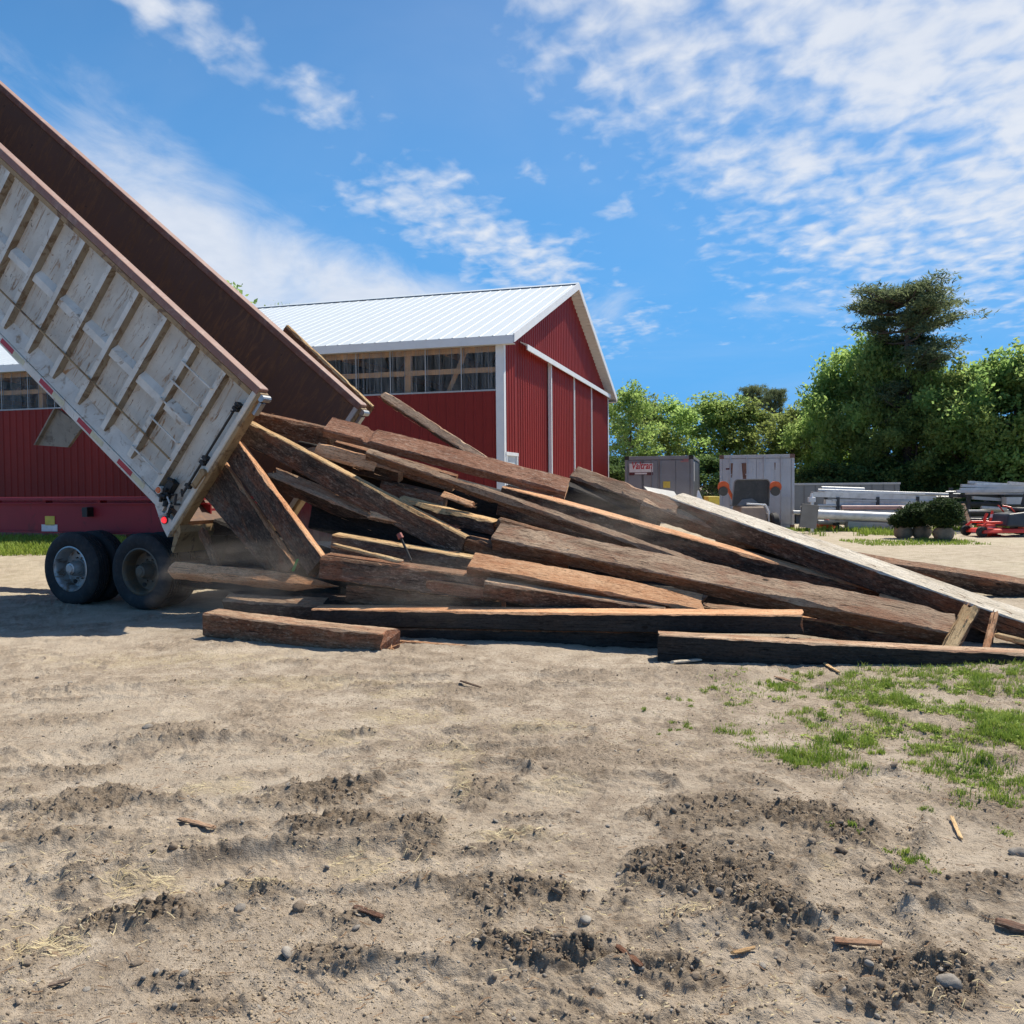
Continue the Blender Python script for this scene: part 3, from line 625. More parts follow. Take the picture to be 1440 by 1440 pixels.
# rear corner
for yy, o in ((0, -1), (TW - .14, 1)):
    m = MB(); m.box(-.10, -.02, yy - .015, yy + .155, -.10, H - .002, 0, .012); m.build('rear_post', M_rib, body)
    m = MB(); m.box(-.0195, .035, yy - .01, yy + .15, -.14, H - .05, 0, .01); m.build('rear_edge', M_edge, body)
    m = MB(); m.box(.036, .085, yy + .03, yy + .12, H - .34, H - .16, 0); m.tube((.06, yy + .0, H - .1), (.06, yy + .15, H - .1), .045, None, 12); m.build('hinge_socket', M_steel, body)
m = MB(); y_ = -.035; m.tube((-.15, y_, 1.84), (-.15, y_, .42), .016, None, 8)
for zz in (1.84, 1.78, 1.0, .93, .55): m.box(-.19, -.11, y_ - .015, .05, zz - .02, zz + .02); 
for k in range(6): m.tube((-.15 + random.Random(k).uniform(-.03, .03), y_ - .02, 1.70 + .03 * k), (-.13, y_ - .03, 1.71 + .03 * k), .01, None, 5)
m.build('latch_rod', M_black, body)
m = MB(); m.tube((-.06, -.06, .84), (-.06, .02, .84), .05, .05, 14); m.hexa([(-.11, -.05, .60), (-.03, -.05, .60), (-.03, -.02, .60), (-.11, -.02, .60), (-.10, -.06, .84), (-.02, -.06, .84), (-.02, -.02, .84), (-.10, -.02, .84)]); m.build('latch_pivot', M_edge, body)
rg = random.Random(8); m = MB()
for k in range(16):
    c = Vector((-.40 + rg.uniform(0, .26), -.02 + rg.uniform(-.03, .03), .10 + rg.uniform(0, .36))); d_ = Vector((rg.uniform(-.1, .1), rg.uniform(-.02, .02), rg.uniform(-.12, .12))); m.tube(c, c + d_, rg.uniform(.012, .032), None, 8)
m.box(-.46, -.36, -.02, .09, .14, .42); m.build('latch_linkage', M_black, body)
m = MB(); pts = [Vector((-.30, -.07, .25)), Vector((-.2, -.09, .22)), Vector((-.17, -.09, .1)), Vector((-.22, -.08, .0)), Vector((-.26, -.06, -.04))]; m.path(pts, .011, 8); m.build('air_hose', paint('pale_hose', (.55, .53, .5), .5), body, True)
m = MB(); m.prism([(-.44, -.012, .0), (-.10, -.012, .02), (-.03, -.012, -.10), (-.02, -.012, -.20), (-.16, -.012, -.15)], (0, .1, 0)); m.build('lamp_plate', M_rib, body)
m = MB(); m.tube((-.49, .02, .21), (-.49, -.045, .21), .055, .052, 18); mk = m.build('marker_lamp', M_rib, body, True)
m = MB(); m.tube((-.49, -.0455, .21), (-.49, -.06, .21), .042, .034, 18); m.build('amber_lens', M_amber, mk, True)
m = MB(); m.tube((-.185, -.0125, -.045), (-.185, -.03, -.045), .052, .052, 18); mk = m.build('tail_lamp', M_black, body, True)
m = MB(); m.tube((-.185, -.0305, -.045), (-.185, -.048, -.045), .044, .036, 18); m.build('red_lens', M_redlens, mk, True)
m = MB(); m.prism([(.0, .0, -.02), (.12, .0, -.30), (.17, .0, -.31), (.10, .0, -.02), (.04, .0, .05)], (0, TW, 0)); m.build('tail_apron', M_edge, body)
m = MB(); m.tube((-.45, .3, -.2), (-.45, TW - .3, -.2), .06, None, 12); m.build('hinge_tube', M_black, body)
# plate hanging below the body
b4 = [(80, 575), (116, 600), (95, 629), (52, 626)]; pts = []
for (x_, y_2) in b4:
    s_, z_ = tpt(x_, y_2, .62); pts.append(Vector((s_, .62, z_)))
m = MB(); m.prism(pts, (0, .05, 0)); q0, q1 = pts[3], pts[0]
m.prism([pts[3], pts[3] + Vector((.03, 0, 0)), pts[0] + Vector((.03, 0, .0)), pts[0]], (0, -.06, 0)); m.build('cylinder_bracket', rusty('tan_bracket', (.30, .26, .20), (.12, .08, .05), .5, .7, .6, 0, False, 4, False), trailer)
m = MB(); m.tube((-9.0, TW / 2, 1.3), (-7.2, TW / 2, 7.2), .12, .08, 16); m.build('lift_cylinder', M_steel, trailer, True)
#PART3
# ------------------------------------------------------------------ the spilled timbers
TG = "timbers in the spilled pile"
def timber(label, A, B, a, b, roll, side='dark', top='weathered', end=None, e0='saw', e1='saw', rough=1.0, name='timber', seed=0, notch=None, sag=0, fibres=9):
    """A, B: (photo x, photo y, distance) of the near long edge; a: width of the upper face; b: height of the near face; roll: tilt of the upper face towards the viewer"""
    A = P(*A); B = P(*B); L = (B - A).length; X = (B - A).normalized(); h = Vector((0, 0, 1)).cross(X).normalized(); u = X.cross(h)
    if u.z < 0: h, u = -h, -u
    r = rad(roll); e1v = h * math.cos(r) + u * math.sin(r); Z = u * math.cos(r) - h * math.sin(r)
    rs = np.random.RandomState(seed * 7 + 11); n = max(8, int(L / .045)); xs = np.linspace(0, L, n + 1)
    c0 = .010
    def prof(x, k):     # rough arris: how far the corner has worn away along the beam
        w = fbm(x + 31.7 * k + seed * 5.1, x * 0 + k * 3.3 + seed, 1.6, 4, 100 + seed); return c0 + (np.clip(w - .56, 0, 1) * .16 + np.clip(fbm(x + 11 * k + seed, x * 0 + 5 * k, 9, 3, 400 + seed) - .5, 0, 1) * .06) * rough
    cn = [np.minimum(prof(xs, k), min(a, b) * .42) for k in range(4)]
    jit = lambda k, s_=.007: (fbm(xs * 1.0 + 9.1 * k, xs * 0 + k * 7.7 + seed, 3.5, 4, 200 + seed) - .5) * s_ * 1.5 * rough
    bow = (fbm(xs * .35, xs * 0 + seed, 1.0, 2, 300 + seed) - .5) * .035 + sag * np.sin(xs / L * math.pi)
    ring = []   # going round: top near -> top far -> bottom far -> bottom near
    J = [jit(k) for k in range(12)]
    pts = [(c_, z_) for c_, z_ in (
        (cn[0], 0 * xs), (a * .5 + 0 * xs, 0 * xs), (a - cn[1], 0 * xs), (a + 0 * xs, -cn[1]), (a + 0 * xs, -b * .5 + 0 * xs), (a + 0 * xs, -b + cn[2]),
        (a - cn[2], -b + 0 * xs), (a * .5 + 0 * xs, -b + 0 * xs), (cn[3], -b + 0 * xs), (0 * xs, -b + cn[3]), (0 * xs, -b * .5 + 0 * xs), (0 * xs, -cn[0]))]
    t = xs / L
    def sq(which):
        st = e0 if which == 0 else e1; tt = (xs if which == 0 else L - xs)
        if st == 'point': return np.clip(tt / (.55 if L > 1 else .3), .06, 1)
        if st == 'round': return np.sqrt(np.clip(tt / (.6 * b), .05, 1))
        if st == 'split': return np.clip(.45 + tt / .6, .3, 1)
        return np.ones_like(xs)
    S = sq(0) * sq(1); V = np.zeros((n + 1, 12, 3))
    for k, (py_, pz_) in enumerate(pts):
        xe = xs.copy(); ja = .05 * rough if e0 in ('torn', 'split') else .008; jb = .05 * rough if e1 in ('torn', 'split') else .008
        xe[0] += rs.uniform(-1, 1) * ja; xe[-1] += rs.uniform(-1, 1) * jb
        yy = a / 2 + (py_ - a / 2) * (S if e0 == 'round' or e1 == 'round' else 1); zz = -b * .5 + (pz_ + b * .5) * S if (e0 == 'round' or e1 == 'round') else (pz_ * S - b * (1 - S) * (.0 if e1 == 'point' or e0 == 'point' else .5))
        V[:, k, 0] = xe; V[:, k, 1] = yy + J[k] * .6; V[:, k, 2] = zz + J[(k + 5) % 12] * .6 + bow
    if notch:
        x0, x1, dz = notch; mk = (xs > x0) & (xs < x1)
        for k in (0, 1, 2, 3, 11): V[mk, k, 2] -= dz
    faces = []; mats = []
    for i in range(n):
        for k in range(12):
            k2 = (k + 1) % 12; faces.append((i * 12 + k, i * 12 + k2, (i + 1) * 12 + k2, (i + 1) * 12 + k)); mats.append(1 if k in (0, 1, 2, 11) else 0)
    fv, ff = [], []
    if fibres:
        m = MB(); rq = random.Random(seed)
        for q in range(int(L * fibres)):
            x_ = rq.uniform(.02, L - .02); ln = rq.uniform(.03, .14); yy, zz = rq.choice(((-.004, 0), (-.003, -b * .02), (a * .3, .004), (0.0, -b + .01))); r_ = rq.uniform(.0015, .005); dz = rq.uniform(-.01, .03)
            m.tube((x_, yy, zz), (x_ + rq.choice((-1, 1)) * ln, yy - rq.uniform(0, .02), zz + dz), r_, .0006, 4)
        for q in range(3):
            for ex, sg_ in ((0, -1), (L, 1)):
                if (e0 if ex == 0 else e1) in ('torn', 'split'): m.tube((ex - sg_ * .03, rq.uniform(.1, .9) * a, -rq.uniform(.1, .9) * b), (ex + sg_ * rq.uniform(.04, .12), rq.uniform(.1, .9) * a, -rq.uniform(.1, .9) * b), .012, .001, 4)
        nb_ = (n + 1) * 12; fv = m.v; ff = [tuple(q + nb_ for q in fc) for fc in m.f]
    me = bpy.data.meshes.new(name); me.from_pydata([tuple(v) for v in V.reshape(-1, 3)] + fv, [], faces + [tuple(range(11, -1, -1)), tuple(n * 12 + k for k in range(12))] + ff)
    me.polygons.foreach_set('material_index', mats + [2, 2] + [3] * len(ff))
    for mm in (side, top, end or side, 'orange'): me.materials.append(MAT[mm])
    import bmesh
    bm = bmesh.new(); bm.from_mesh(me); bmesh.ops.recalc_face_normals(bm, faces=bm.faces); bm.to_mesh(me); bm.free()
    o = bpy.data.objects.new(name, me); COL.objects.link(o)
    M = Matrix(((X.x, e1v.x, Z.x, A.x), (X.y, e1v.y, Z.y, A.y), (X.z, e1v.z, Z.z, A.z), (0, 0, 0, 1)))
    if M.to_3x3().determinant() < 0: M = Matrix(((X.x, e1v.x, Z.x, A.x), (X.y, e1v.y, Z.y, A.y), (X.z, e1v.z, Z.z, A.z), (0, 0, 0, 1)))
    o.matrix_world = M; o.parent = None
    return tag(o, label, 'timber', TG)
T = [
 # label, A, B, a, b, roll, side, top, end, e0, e1
 ("short reddish brown beam lying apart in front of the pile", (284, 861, 9.15), (536, 893, 8.15), .26, .25, 4, 'brown', 'weathered', 'red', 'saw', 'torn'),
 ("grey short beam with a dark patch, just behind the reddish beam in front", (312, 845, 9.9), (452, 852, 9.6), .2, .25, 22, 'dark_grey', 'weathered', None, 'saw', 'saw'),
 ("long low beam with a torn orange right end, lying on the front of the pile", (437, 858, 9.2), (1128, 866, 7.80), .28, .183, 3, 'black', 'orange', 'brown', 'saw', 'torn'),
 ("dark beam on the ground under the long low beam with the torn end", (440, 883, 9.2), (929, 889, 8.25), .3, .18, 2, 'black', 'brown', None, 'saw', 'torn'),
 ("black beam with a pale top, lying on the ground behind the grass at right", (927, 894, 7.72), (1500, 922, 7.25), .24, .30, 0, 'black', 'weathered', 'black', 'saw', 'saw'),
 ("brown beam whose sawn left end meets the foot of the steep plank", (450, 783, 9.5), (684, 813, 9.05), .28, .255, 4, 'dark_grey', 'brown', 'dark_grey', 'saw', 'saw'),
 ("beam with a rusty bolt through it, behind the brown sawn beam", (467, 751, 9.95), (668, 784, 9.6), .22, .25, 4, 'dark_grey', 'yellow', 'dark_grey', 'saw', 'saw'),
 ("beam with a bright fresh orange top in the middle of the pile", (657, 798, 9.05), (986, 859, 8.45), .30, .13, 28, 'brown', 'orange', 'brown', 'saw', 'torn'),
 ("beam with a white chipped left corner, just under the bright orange one", (681, 819, 8.9), (935, 856, 8.5), .18, .20, 14, 'dark', 'weathered', 'weathered', 'saw', 'saw'),
 ("long wide beam with a mottled grey and brown top, running down the middle", (690, 757, 9.55), (1342, 893, 7.85), .30, .19, 38, 'brown', 'weathered', 'brown', 'saw', 'saw'),
 ("topmost long beam at right with a bleached pale upper face", (941, 700, 10.9), (1475, 888, 7.95), .30, .25, 13, 'dark', 'pale', 'brown', 'torn', 'saw'),
 ("thickest dark beam running under the bleached one", (706, 685, 10.7), (1248, 836, 9.3), .26, .37, 6, 'dark', 'orange', 'red', 'saw', 'saw'),
 ("thin stained beam with white specks crossing above the mottled one", (514, 636, 10.6), (1010, 806, 9.35), .12, .12, 35, 'brown', 'weathered', 'brown', 'saw', 'saw'),
 ("smooth reddish beam topping the pile, notched near its left end", (454, 604, 11.0), (796, 693, 10.75), .33, .12, 36, 'red', 'red', 'orange', 'saw', 'saw'),
 ("slim weathered pole sticking up against the red barn wall", (531, 556, 12.4), (700, 666, 11.2), .13, .11, 48, 'dark', 'weathered', 'weathered', 'round', 'saw'),
 ("dark brown plank just outside the lower edge of the tipped body", (352, 578, 11.7), (462, 602, 11.2), .2, .24, 5, 'brown', 'brown', None, 'saw', 'saw'),
 ("long dark beam with a split yellow upper edge sliding from the body", (345, 592, 11.1), (655, 755, 9.85), .13, .30, 6, 'dark_grey', 'yellow', 'dark_grey', 'torn', 'saw'),
 ("steep dark plank with a bright orange edge, leaning down from the body", (333, 619, 10.95), (453, 784, 9.6), .13, .27, -24, 'dark', 'orange', 'dark', 'saw', 'saw'),
 ("black steep plank with a split pale edge, left of the orange edged plank", (313, 646, 11.1), (415, 792, 10.0), .10, .26, -24, 'dark', 'orange', 'dark', 'torn', 'saw'),
 ("grey steep plank nearest the wheel, under the rear corner of the body", (300, 672, 11.1), (394, 784, 10.3), .10, .27, -20, 'dark_grey', 'brown', 'brown', 'saw', 'saw'),
 ("narrow dark reddish post standing in the shade behind the rear wheel", (284, 745, 10.9), (312, 812, 10.7), .08, .12, 6, 'brown', 'brown', None, 'torn', 'saw'),
 ("round split orange log poking out beside the rear wheel", (229, 804, 10.35), (470, 828, 9.75), .17, .15, 45, 'orange', 'orange', 'orange', 'round', 'point'),
 ("reddish beam directly beneath the brown sawn one", (487, 823, 9.45), (705, 846, 9.15), .3, .2, 3, 'brown', 'brown', 'red', 'saw', 'saw'),
 ("dusty grey beam lying behind the orange log", (318, 836, 10.25), (560, 846, 9.75), .3, .22, 4, 'dark_grey', 'dark_grey', None, 'saw', 'saw'),
 ("dark beam with a lit strip, in the gap behind the split yellow beam's lower end", (560, 700, 10.7), (692, 734, 10.3), .16, .17, 12, 'dark', 'yellow', 'dark', 'saw', 'torn'),
 ("brown beam tucked under the left end of the mottled one", (655, 757, 9.9), (800, 790, 9.75), .22, .16, 10, 'brown', 'brown', 'brown', 'saw', 'saw'),
 ("stubby light board with a cut corner above the split yellow beam", (440, 640, 10.9), (526, 664, 10.6), .19, .07, 66, 'brown', 'orange', 'orange', 'saw', 'point'),
 ("dark beam with a rounded light left tip above the split yellow beam", (421, 631, 11.2), (560, 662, 10.9), .16, .2, 24, 'dark', 'orange', 'orange', 'round', 'saw'),
 ("brown beam with torn fibres in the shaded hollow right of the steep plank", (378, 668, 10.9), (526, 730, 10.4), .19, .24, 38, 'dark', 'weathered', 'brown', 'torn', 'point'),
 ("shaded reddish beam deep in the gap under the stained one", (535, 676, 11.0), (625, 698, 10.8), .18, .2, 10, 'red', 'brown', 'brown', 'saw', 'saw'),
 ("rough weathered beam with bark on top, upper right in front of the barn door", (801, 670, 11.6), (948, 722, 10.7), .24, .16, 42, 'dark', 'weathered', 'brown', 'torn', 'torn'),
 ("black beam just below the rough weathered one", (793, 682, 11.4), (925, 730, 10.9), .2, .22, 14, 'black', 'black', 'black', 'saw', 'saw'),
 ("splintered beam wedged between the thickest and the bleached beams", (902, 706, 10.9), (1104, 773, 10.1), .14, .2, 30, 'brown', 'weathered', 'orange', 'saw', 'point'),
 ("brown beam lying apart on the sand behind the right end of the pile", (1195, 783, 12.4), (1560, 842, 11.3), .28, .24, 16, 'dark', 'brown', None, 'saw', 'saw'),
 ("short light board propped under the pale topmost beam's lower end", (1345, 912, 7.62), (1376, 852, 7.95), .13, .10, 12, 'brown', 'yellow', 'orange', 'saw', 'torn'),
 ("short pinkish board propped right of the light one at the pile's right end", (1391, 916, 7.62), (1404, 862, 7.92), .06, .12, 10, 'brown', 'orange', 'orange', 'saw', 'torn'),
 ("low dark beam with an orange arris behind the black ground beam", (1128, 869, 8.5), (1338, 899, 7.95), .2, .17, 6, 'dark', 'orange', 'brown', 'saw', 'saw'),
 ("dim beam showing between the torn ended beam and the mottled one", (975, 852, 8.9), (1190, 878, 8.4), .2, .16, 5, 'brown', 'weathered', None, 'saw', 'saw'),
 ("thin beam with a torn orange edge between the mottled and the bleached beams", (1236, 838, 9.0), (1372, 872, 8.5), .10, .16, 12, 'dark', 'orange', 'red', 'saw', 'torn'),
 ("small round stick lying on the black ground beam at the far right", (1396, 893, 7.85), (1460, 908, 7.7), .05, .05, 45, 'weathered', 'yellow', None, 'round', 'saw'),
 ("short broken board with an orange face in the hollow behind the bolted beam", (520, 726, 10.3), (640, 752, 10.1), .12, .07, 40, 'brown', 'orange', 'orange', 'torn', 'torn'),
 ("small lit wedge of wood under the stained beam, right of the stubby board", (620, 698, 10.6), (662, 712, 10.5), .10, .05, 45, 'brown', 'orange', 'orange', 'point', 'torn'),
 ("brown beam peeking out between the stained and the mottled beams", (700, 730, 10.1), (880, 778, 9.9), .2, .2, 8, 'brown', 'brown', 'brown', 'saw', 'saw'),
 ("thin loose batten lying over the left end of the sawn brown beam", (470, 768, 9.6), (560, 790, 9.35), .06, .04, 30, 'weathered', 'yellow', None, 'torn', 'torn'),
 ("dark plank leaning in the mouth of the body under the dark brown plank", (356, 606, 11.8), (470, 668, 11.2), .2, .22, 10, 'brown', 'weathered', 'orange', 'saw', 'torn'),
 ("brown beam end filling the gap under the reddish topping beam", (470, 622, 11.2), (640, 672, 11.0), .2, .2, 14, 'brown', 'brown', 'orange', 'saw', 'saw'),
 ("splintered orange batten on the ground in front of the lowest beams", (560, 903, 8.6), (655, 910, 8.45), .05, .03, 30, 'weathered', 'orange', None, 'torn', 'torn'),
 ("reddish beam end below the bright orange topped beam", (600, 815, 9.2), (690, 828, 9.0), .2, .15, 12, 'red', 'orange', 'red', 'saw', 'torn'),
 # the body of the pile: filler beams, coloured black for the shade between timbers
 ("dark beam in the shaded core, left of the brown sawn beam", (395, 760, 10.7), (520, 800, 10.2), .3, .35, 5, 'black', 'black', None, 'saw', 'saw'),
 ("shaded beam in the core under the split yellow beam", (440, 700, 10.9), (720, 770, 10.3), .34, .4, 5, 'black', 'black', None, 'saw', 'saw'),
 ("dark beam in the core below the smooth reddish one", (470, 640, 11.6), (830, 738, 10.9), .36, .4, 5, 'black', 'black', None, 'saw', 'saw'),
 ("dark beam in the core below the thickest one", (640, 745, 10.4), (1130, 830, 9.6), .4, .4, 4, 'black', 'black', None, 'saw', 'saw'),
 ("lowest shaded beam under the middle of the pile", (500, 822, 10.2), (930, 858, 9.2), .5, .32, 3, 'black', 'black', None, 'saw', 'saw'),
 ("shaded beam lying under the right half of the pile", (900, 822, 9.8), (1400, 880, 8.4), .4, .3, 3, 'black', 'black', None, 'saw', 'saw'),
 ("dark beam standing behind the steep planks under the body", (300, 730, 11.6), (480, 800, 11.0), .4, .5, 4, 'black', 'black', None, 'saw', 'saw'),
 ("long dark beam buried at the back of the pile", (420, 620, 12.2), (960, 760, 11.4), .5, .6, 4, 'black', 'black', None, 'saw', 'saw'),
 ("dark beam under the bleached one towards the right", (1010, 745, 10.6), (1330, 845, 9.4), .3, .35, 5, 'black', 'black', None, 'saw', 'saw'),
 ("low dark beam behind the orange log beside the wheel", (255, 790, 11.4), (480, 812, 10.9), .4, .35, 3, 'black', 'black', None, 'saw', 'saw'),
]
for i, t_ in enumerate(T):
    kw = dict(seed=i + 1, fibres=9 if t_[6] != 'black' or i == 4 else 0)
    if i == 13: kw['notch'] = (.53, .62, .04); kw['rough'] = .5
    if i in (5, 11, 16): kw['rough'] = .6
    if i in (2, 3, 4, 10, 6, 17): kw['rough'] = .45
    timber(*t_, **kw)
# board lying along the outer face of the far wall of the body
o = timber("weathered board lying along the top of the far side of the tipped body", (402, 457, 13.4), (523, 572, 12.98), .07, .16, 20, 'brown', 'yellow', 'brown', 'saw', 'saw', seed=77)
# rusty bolt with a red head, standing out of the second beam
b0 = P(578, 788, 9.35); b1 = P(564, 757, 9.42)
bolt = empty('bolt', b0, 0, 'rusty bolt with a reddish head standing out of a sawn beam', 'bolt')
m = MB(); dv = b1 - b0; m.tube((0, 0, 0), dv, .016, .014, 10); m.build('shank', M_black, bolt, True)
m = MB(); m.tube(dv, dv * 1.22, .034, .03, 6); m.build('head', rusty('rusty_red_head', (.36, .10, .08), (.2, .06, .03), .5), bolt)
# green strap end caught between the timbers
q = P(412, 795, 9.75); m = MB(); m.hexa([(-.02, 0, -.06), (.01, 0, -.075), (.01, .004, -.075), (-.02, .004, -.06), (.04, 0, .07), (.07, 0, .075), (.07, .004, .075), (.04, .004, .07)])
gs = m.build('strap_scrap', flat('green_webbing', (.03, .25, .05), .6)); gs.location = q; tag(gs, 'small scrap of green webbing caught under the steep plank', 'strap')
#PART4
# ------------------------------------------------------------------ yard behind the pile
def lp(o, label, cat, group=None): return tag(o, label, cat, group)
def text_obj(s, size, mat, parent, loc, rot, name, shear=0, ext=.002, bold=0.0, sx=1.0):
    c = bpy.data.curves.new(name, 'FONT'); c.body = s; c.size = size; c.extrude = ext; c.shear = shear; c.offset = bold; c.align_x = 'CENTER'; c.align_y = 'CENTER'
    t = bpy.data.objects.new('tmp', c); COL.objects.link(t); dg = bpy.context.evaluated_depsgraph_get(); me = bpy.data.meshes.new_from_object(t.evaluated_get(dg)); bpy.data.objects.remove(t)
    me.materials.clear(); me.materials.append(mat); o = bpy.data.objects.new(name, me); COL.objects.link(o); o.parent = parent; o.location = loc; o.rotation_euler = rot; o.scale = (sx, 1, 1); return o
M_contD = rusty('dark_grey_container_paint', (.25, .265, .285), (.18, .10, .06), .66, .5, .5, 0, True, 1.2, False)
M_contL = rusty('pale_grey_container_paint', (.56, .585, .61), (.28, .13, .07), .62, .85, .5, 0, True, 1.0, False)
def container(px0, px1, d, label, M_c, yaw, length):
    a = P(px0, 735, d); b = P(px1, 735, d); w = b.x - a.x; h = 2.62
    w *= 1.01; c = empty('shipping_container', (a.x, a.y, 0), yaw, label, 'shipping container', 'shipping containers at the edge of the yard')
    m = MB(); m.box(.06, w - .06, .05, length, .12, h - .06)
    y = .2
    while y < length - .2:
        for sx_, x_ in ((-1, .06), (1, w - .06)): m.hexa([(x_, y, .16), (x_, y + .18, .16), (x_ + sx_ * .035, y + .14, .16), (x_ + sx_ * .035, y + .04, .16), (x_, y, h - .12), (x_, y + .18, h - .12), (x_ + sx_ * .035, y + .14, h - .12), (x_ + sx_ * .035, y + .04, h - .12)])
        y += .28
    bd = m.build('box', M_c, c)
    m = MB()
    for x_ in (0, w - .1):
        for y_ in (0, length - .1): m.box(x_, x_ + .1, y_, y_ + .1, .0, h)
    for y_ in (-.001, length - .09): m.box(.1, w - .1, y_, y_ + .09, h - .12, h - .002); m.box(.1, w - .1, y_, y_ + .09, .0, .14)
    for x_ in (.002, w - .092): m.box(x_, x_ + .09, .1, length - .1, h - .11, h - .004); m.box(x_, x_ + .09, .1, length - .1, .0, .14)
    m.build('frame', M_c, c, bevel=.008)
    for x_ in (-.01, w - .15):
        for z_ in (-.0, h - .13): m = MB(); m.box(x_, x_ + .16, -.012, .15, z_, z_ + .135); m.tube((x_ + .08, -.02, z_ + .07), (x_ + .08, -.011, z_ + .07), .035, None, 10, 0); m.build('corner_casting', M_black if M_c is M_contD else rusty('rusted_casting', (.2, .12, .1)), c)
    return c, w, h
c1, w1_, h1_ = container(879, 972, 31.0, 'dark grey container with a red and white name sign on its end', M_contD, rad(-14.5), 6.0)
for x0 in (.12, w1_ * .245, w1_ * .51, w1_ * .75):
    x1 = x0 + w1_ * .235
    m = MB(); m.box(x0, min(x1, w1_ - .12), .018, .05, .2, 1.02); m.box(x0, min(x1, w1_ - .12), .018, .05, 1.08, h1_ - .16); m.build('end_panel', M_contD, c1, bevel=.006)
for fx in (.40, .52): m = MB(); m.tube((w1_ * fx, -.005, .2), (w1_ * fx, -.005, h1_ - .15), .018, None, 8); m.build('lock_rod', M_contD, c1)
def cpt(px, py, d=31.0):
    q = P(px, py, d); a = P(879, 735, d); return q.x - a.x, q.z
x0, z1 = cpt(885, 652); x1, z0 = cpt(918, 664); zb = cpt(885, 668.5)[1]
m = MB(); m.box(x0, x1, -.016, .0, z0, z1); sg = m.build('name_sign', M_signwhite, c1)
m = MB(); m.box(x0, x0 + (x1 - x0) * .2, -.016, .0, zb, z0); m.box(x1 - (x1 - x0) * .27, x1, -.016, .0, zb, z0); m.box(x0 + (x1 - x0) * .2, x1 - (x1 - x0) * .27, -.014, .0, zb + .02, z0); m.build('sign_base', M_signdark, c1)
text_obj('Valtran', .36, M_signred, c1, ((x0 + x1) / 2 + .02, -.020, (z0 + z1) / 2 + .07), (math.pi / 2, 0, 0), 'sign_name', .22, .002, .008, .72)
m = MB(); m.box(x0 + .2, x1 - .22, -.019, -.0165, z0 - .075, z0 - .02); m.build('sign_strip', M_signwhite, c1)
x0, z1 = cpt(956, 645); x1, z0 = cpt(966.5, 650); m = MB()
for k in range(7): m.box(x0 + (.1 if k > 2 else 0), x1, .002, .014, z0 + (z1 - z0) * k / 7, z0 + (z1 - z0) * (k + .6) / 7)
m.build('flag_decal', flat('flag_red', (.5, .2, .2), .5), c1)
x0, z1 = cpt(932, 677); x1, z0 = cpt(941.5, 686); m = MB(); m.box(x0, x1, -.012, .014, z0, z1); m.build('yellow_placard', M_yellow, c1)
m = MB(); m.box(w1_ + .001, w1_ + .008, .5, .9, 1.7, 2.4); m.build('white_marking', M_signwhite, c1)
c2, w2_, h2_ = container(1012, 1111, 30.6, 'pale grey container with rust streaks under the top of its doors', M_contL, rad(-15), 6.0)
for k in range(2):
    x0 = .11 + k * (w2_ - .22) / 2; x1 = x0 + (w2_ - .22) / 2 - .012
    m = MB(); m.box(x0, x1, .012, .05, .16, h2_ - .14)
    for j in range(2): m.box(x0 + .08 + j * .52, x0 + .5 + j * .52, .0, .0118, .3, h2_ - .28)
    dr = m.build('door', M_contL, c2, bevel=.005)
    for fx in (.22, .72):
        m = MB(); xx = x0 + (x1 - x0) * fx; m.tube((xx, -.022, .1), (xx, -.022, h2_ - .06), .018, None, 8)
        for zz in (.3, 1.0, 1.9, 2.35): m.box(xx - .05, xx + .05, -.03, .0, zz, zz + .05)
        m.box(xx - .02, xx + .3, -.04, -.023, 1.1, 1.14); m.build('lock_rod', M_contL, dr)
for xx, wd, ln in ((.42, .05, .5), (.86, .10, .75), (.80, .02, .3), (1.9, .02, .25)):
    m = MB(); m.hexa([(xx - wd * .4, -.004, h2_ - .3 - ln), (xx + wd * .3, -.004, h2_ - .3 - ln), (xx + wd * .3, -.0005, h2_ - .3 - ln), (xx - wd * .4, -.0005, h2_ - .3 - ln), (xx - wd, -.004, h2_ - .29), (xx + wd, -.004, h2_ - .29), (xx + wd, -.0005, h2_ - .29), (xx - wd, -.0005, h2_ - .29)])
    m.build('rust_streak', rusty('rust_streak', (.20, .10, .065), (.14, .06, .03)), c2)
m = MB(); m.box(.22, .42, -.008, .0, h2_ - .52, h2_ - .46); m.build('number_plate', M_signdark, c2)
# low grey trailer box behind the pipes
a = P(1111, 740, 34); b = P(1265, 740, 34); g0 = empty('storage_trailer', (a.x, a.y, 0), 0, 'low long grey storage box behind the pale pipes', 'storage box')
m = MB(); m.box(0, b.x - a.x, 0, 2.2, .35, 1.52); m.build('box', paint('grey_sheet', (.20, .205, .21), .6, .08), g0)
m = MB(); m.box(-.02, b.x - a.x + .02, -.03, 2.22, 1.521, 1.60); m.build('top_rim', paint('grey_rim', (.42, .42, .42), .6, .05), g0)
m = MB()
for k in range(10): m.box(.1 + k * .45, .13 + k * .45, -.02, -.001, .36, 1.51)
m.box(.3, .5, .2, .4, 0, .35); m.box(4.0, 4.2, .2, .4, 0, .35); m.box(.3, .5, 1.7, 1.9, 0, .35); m.box(4.0, 4.2, 1.7, 1.9, 0, .35); m.build('post', paint('grey_post', (.15, .15, .155), .6, .08), g0)
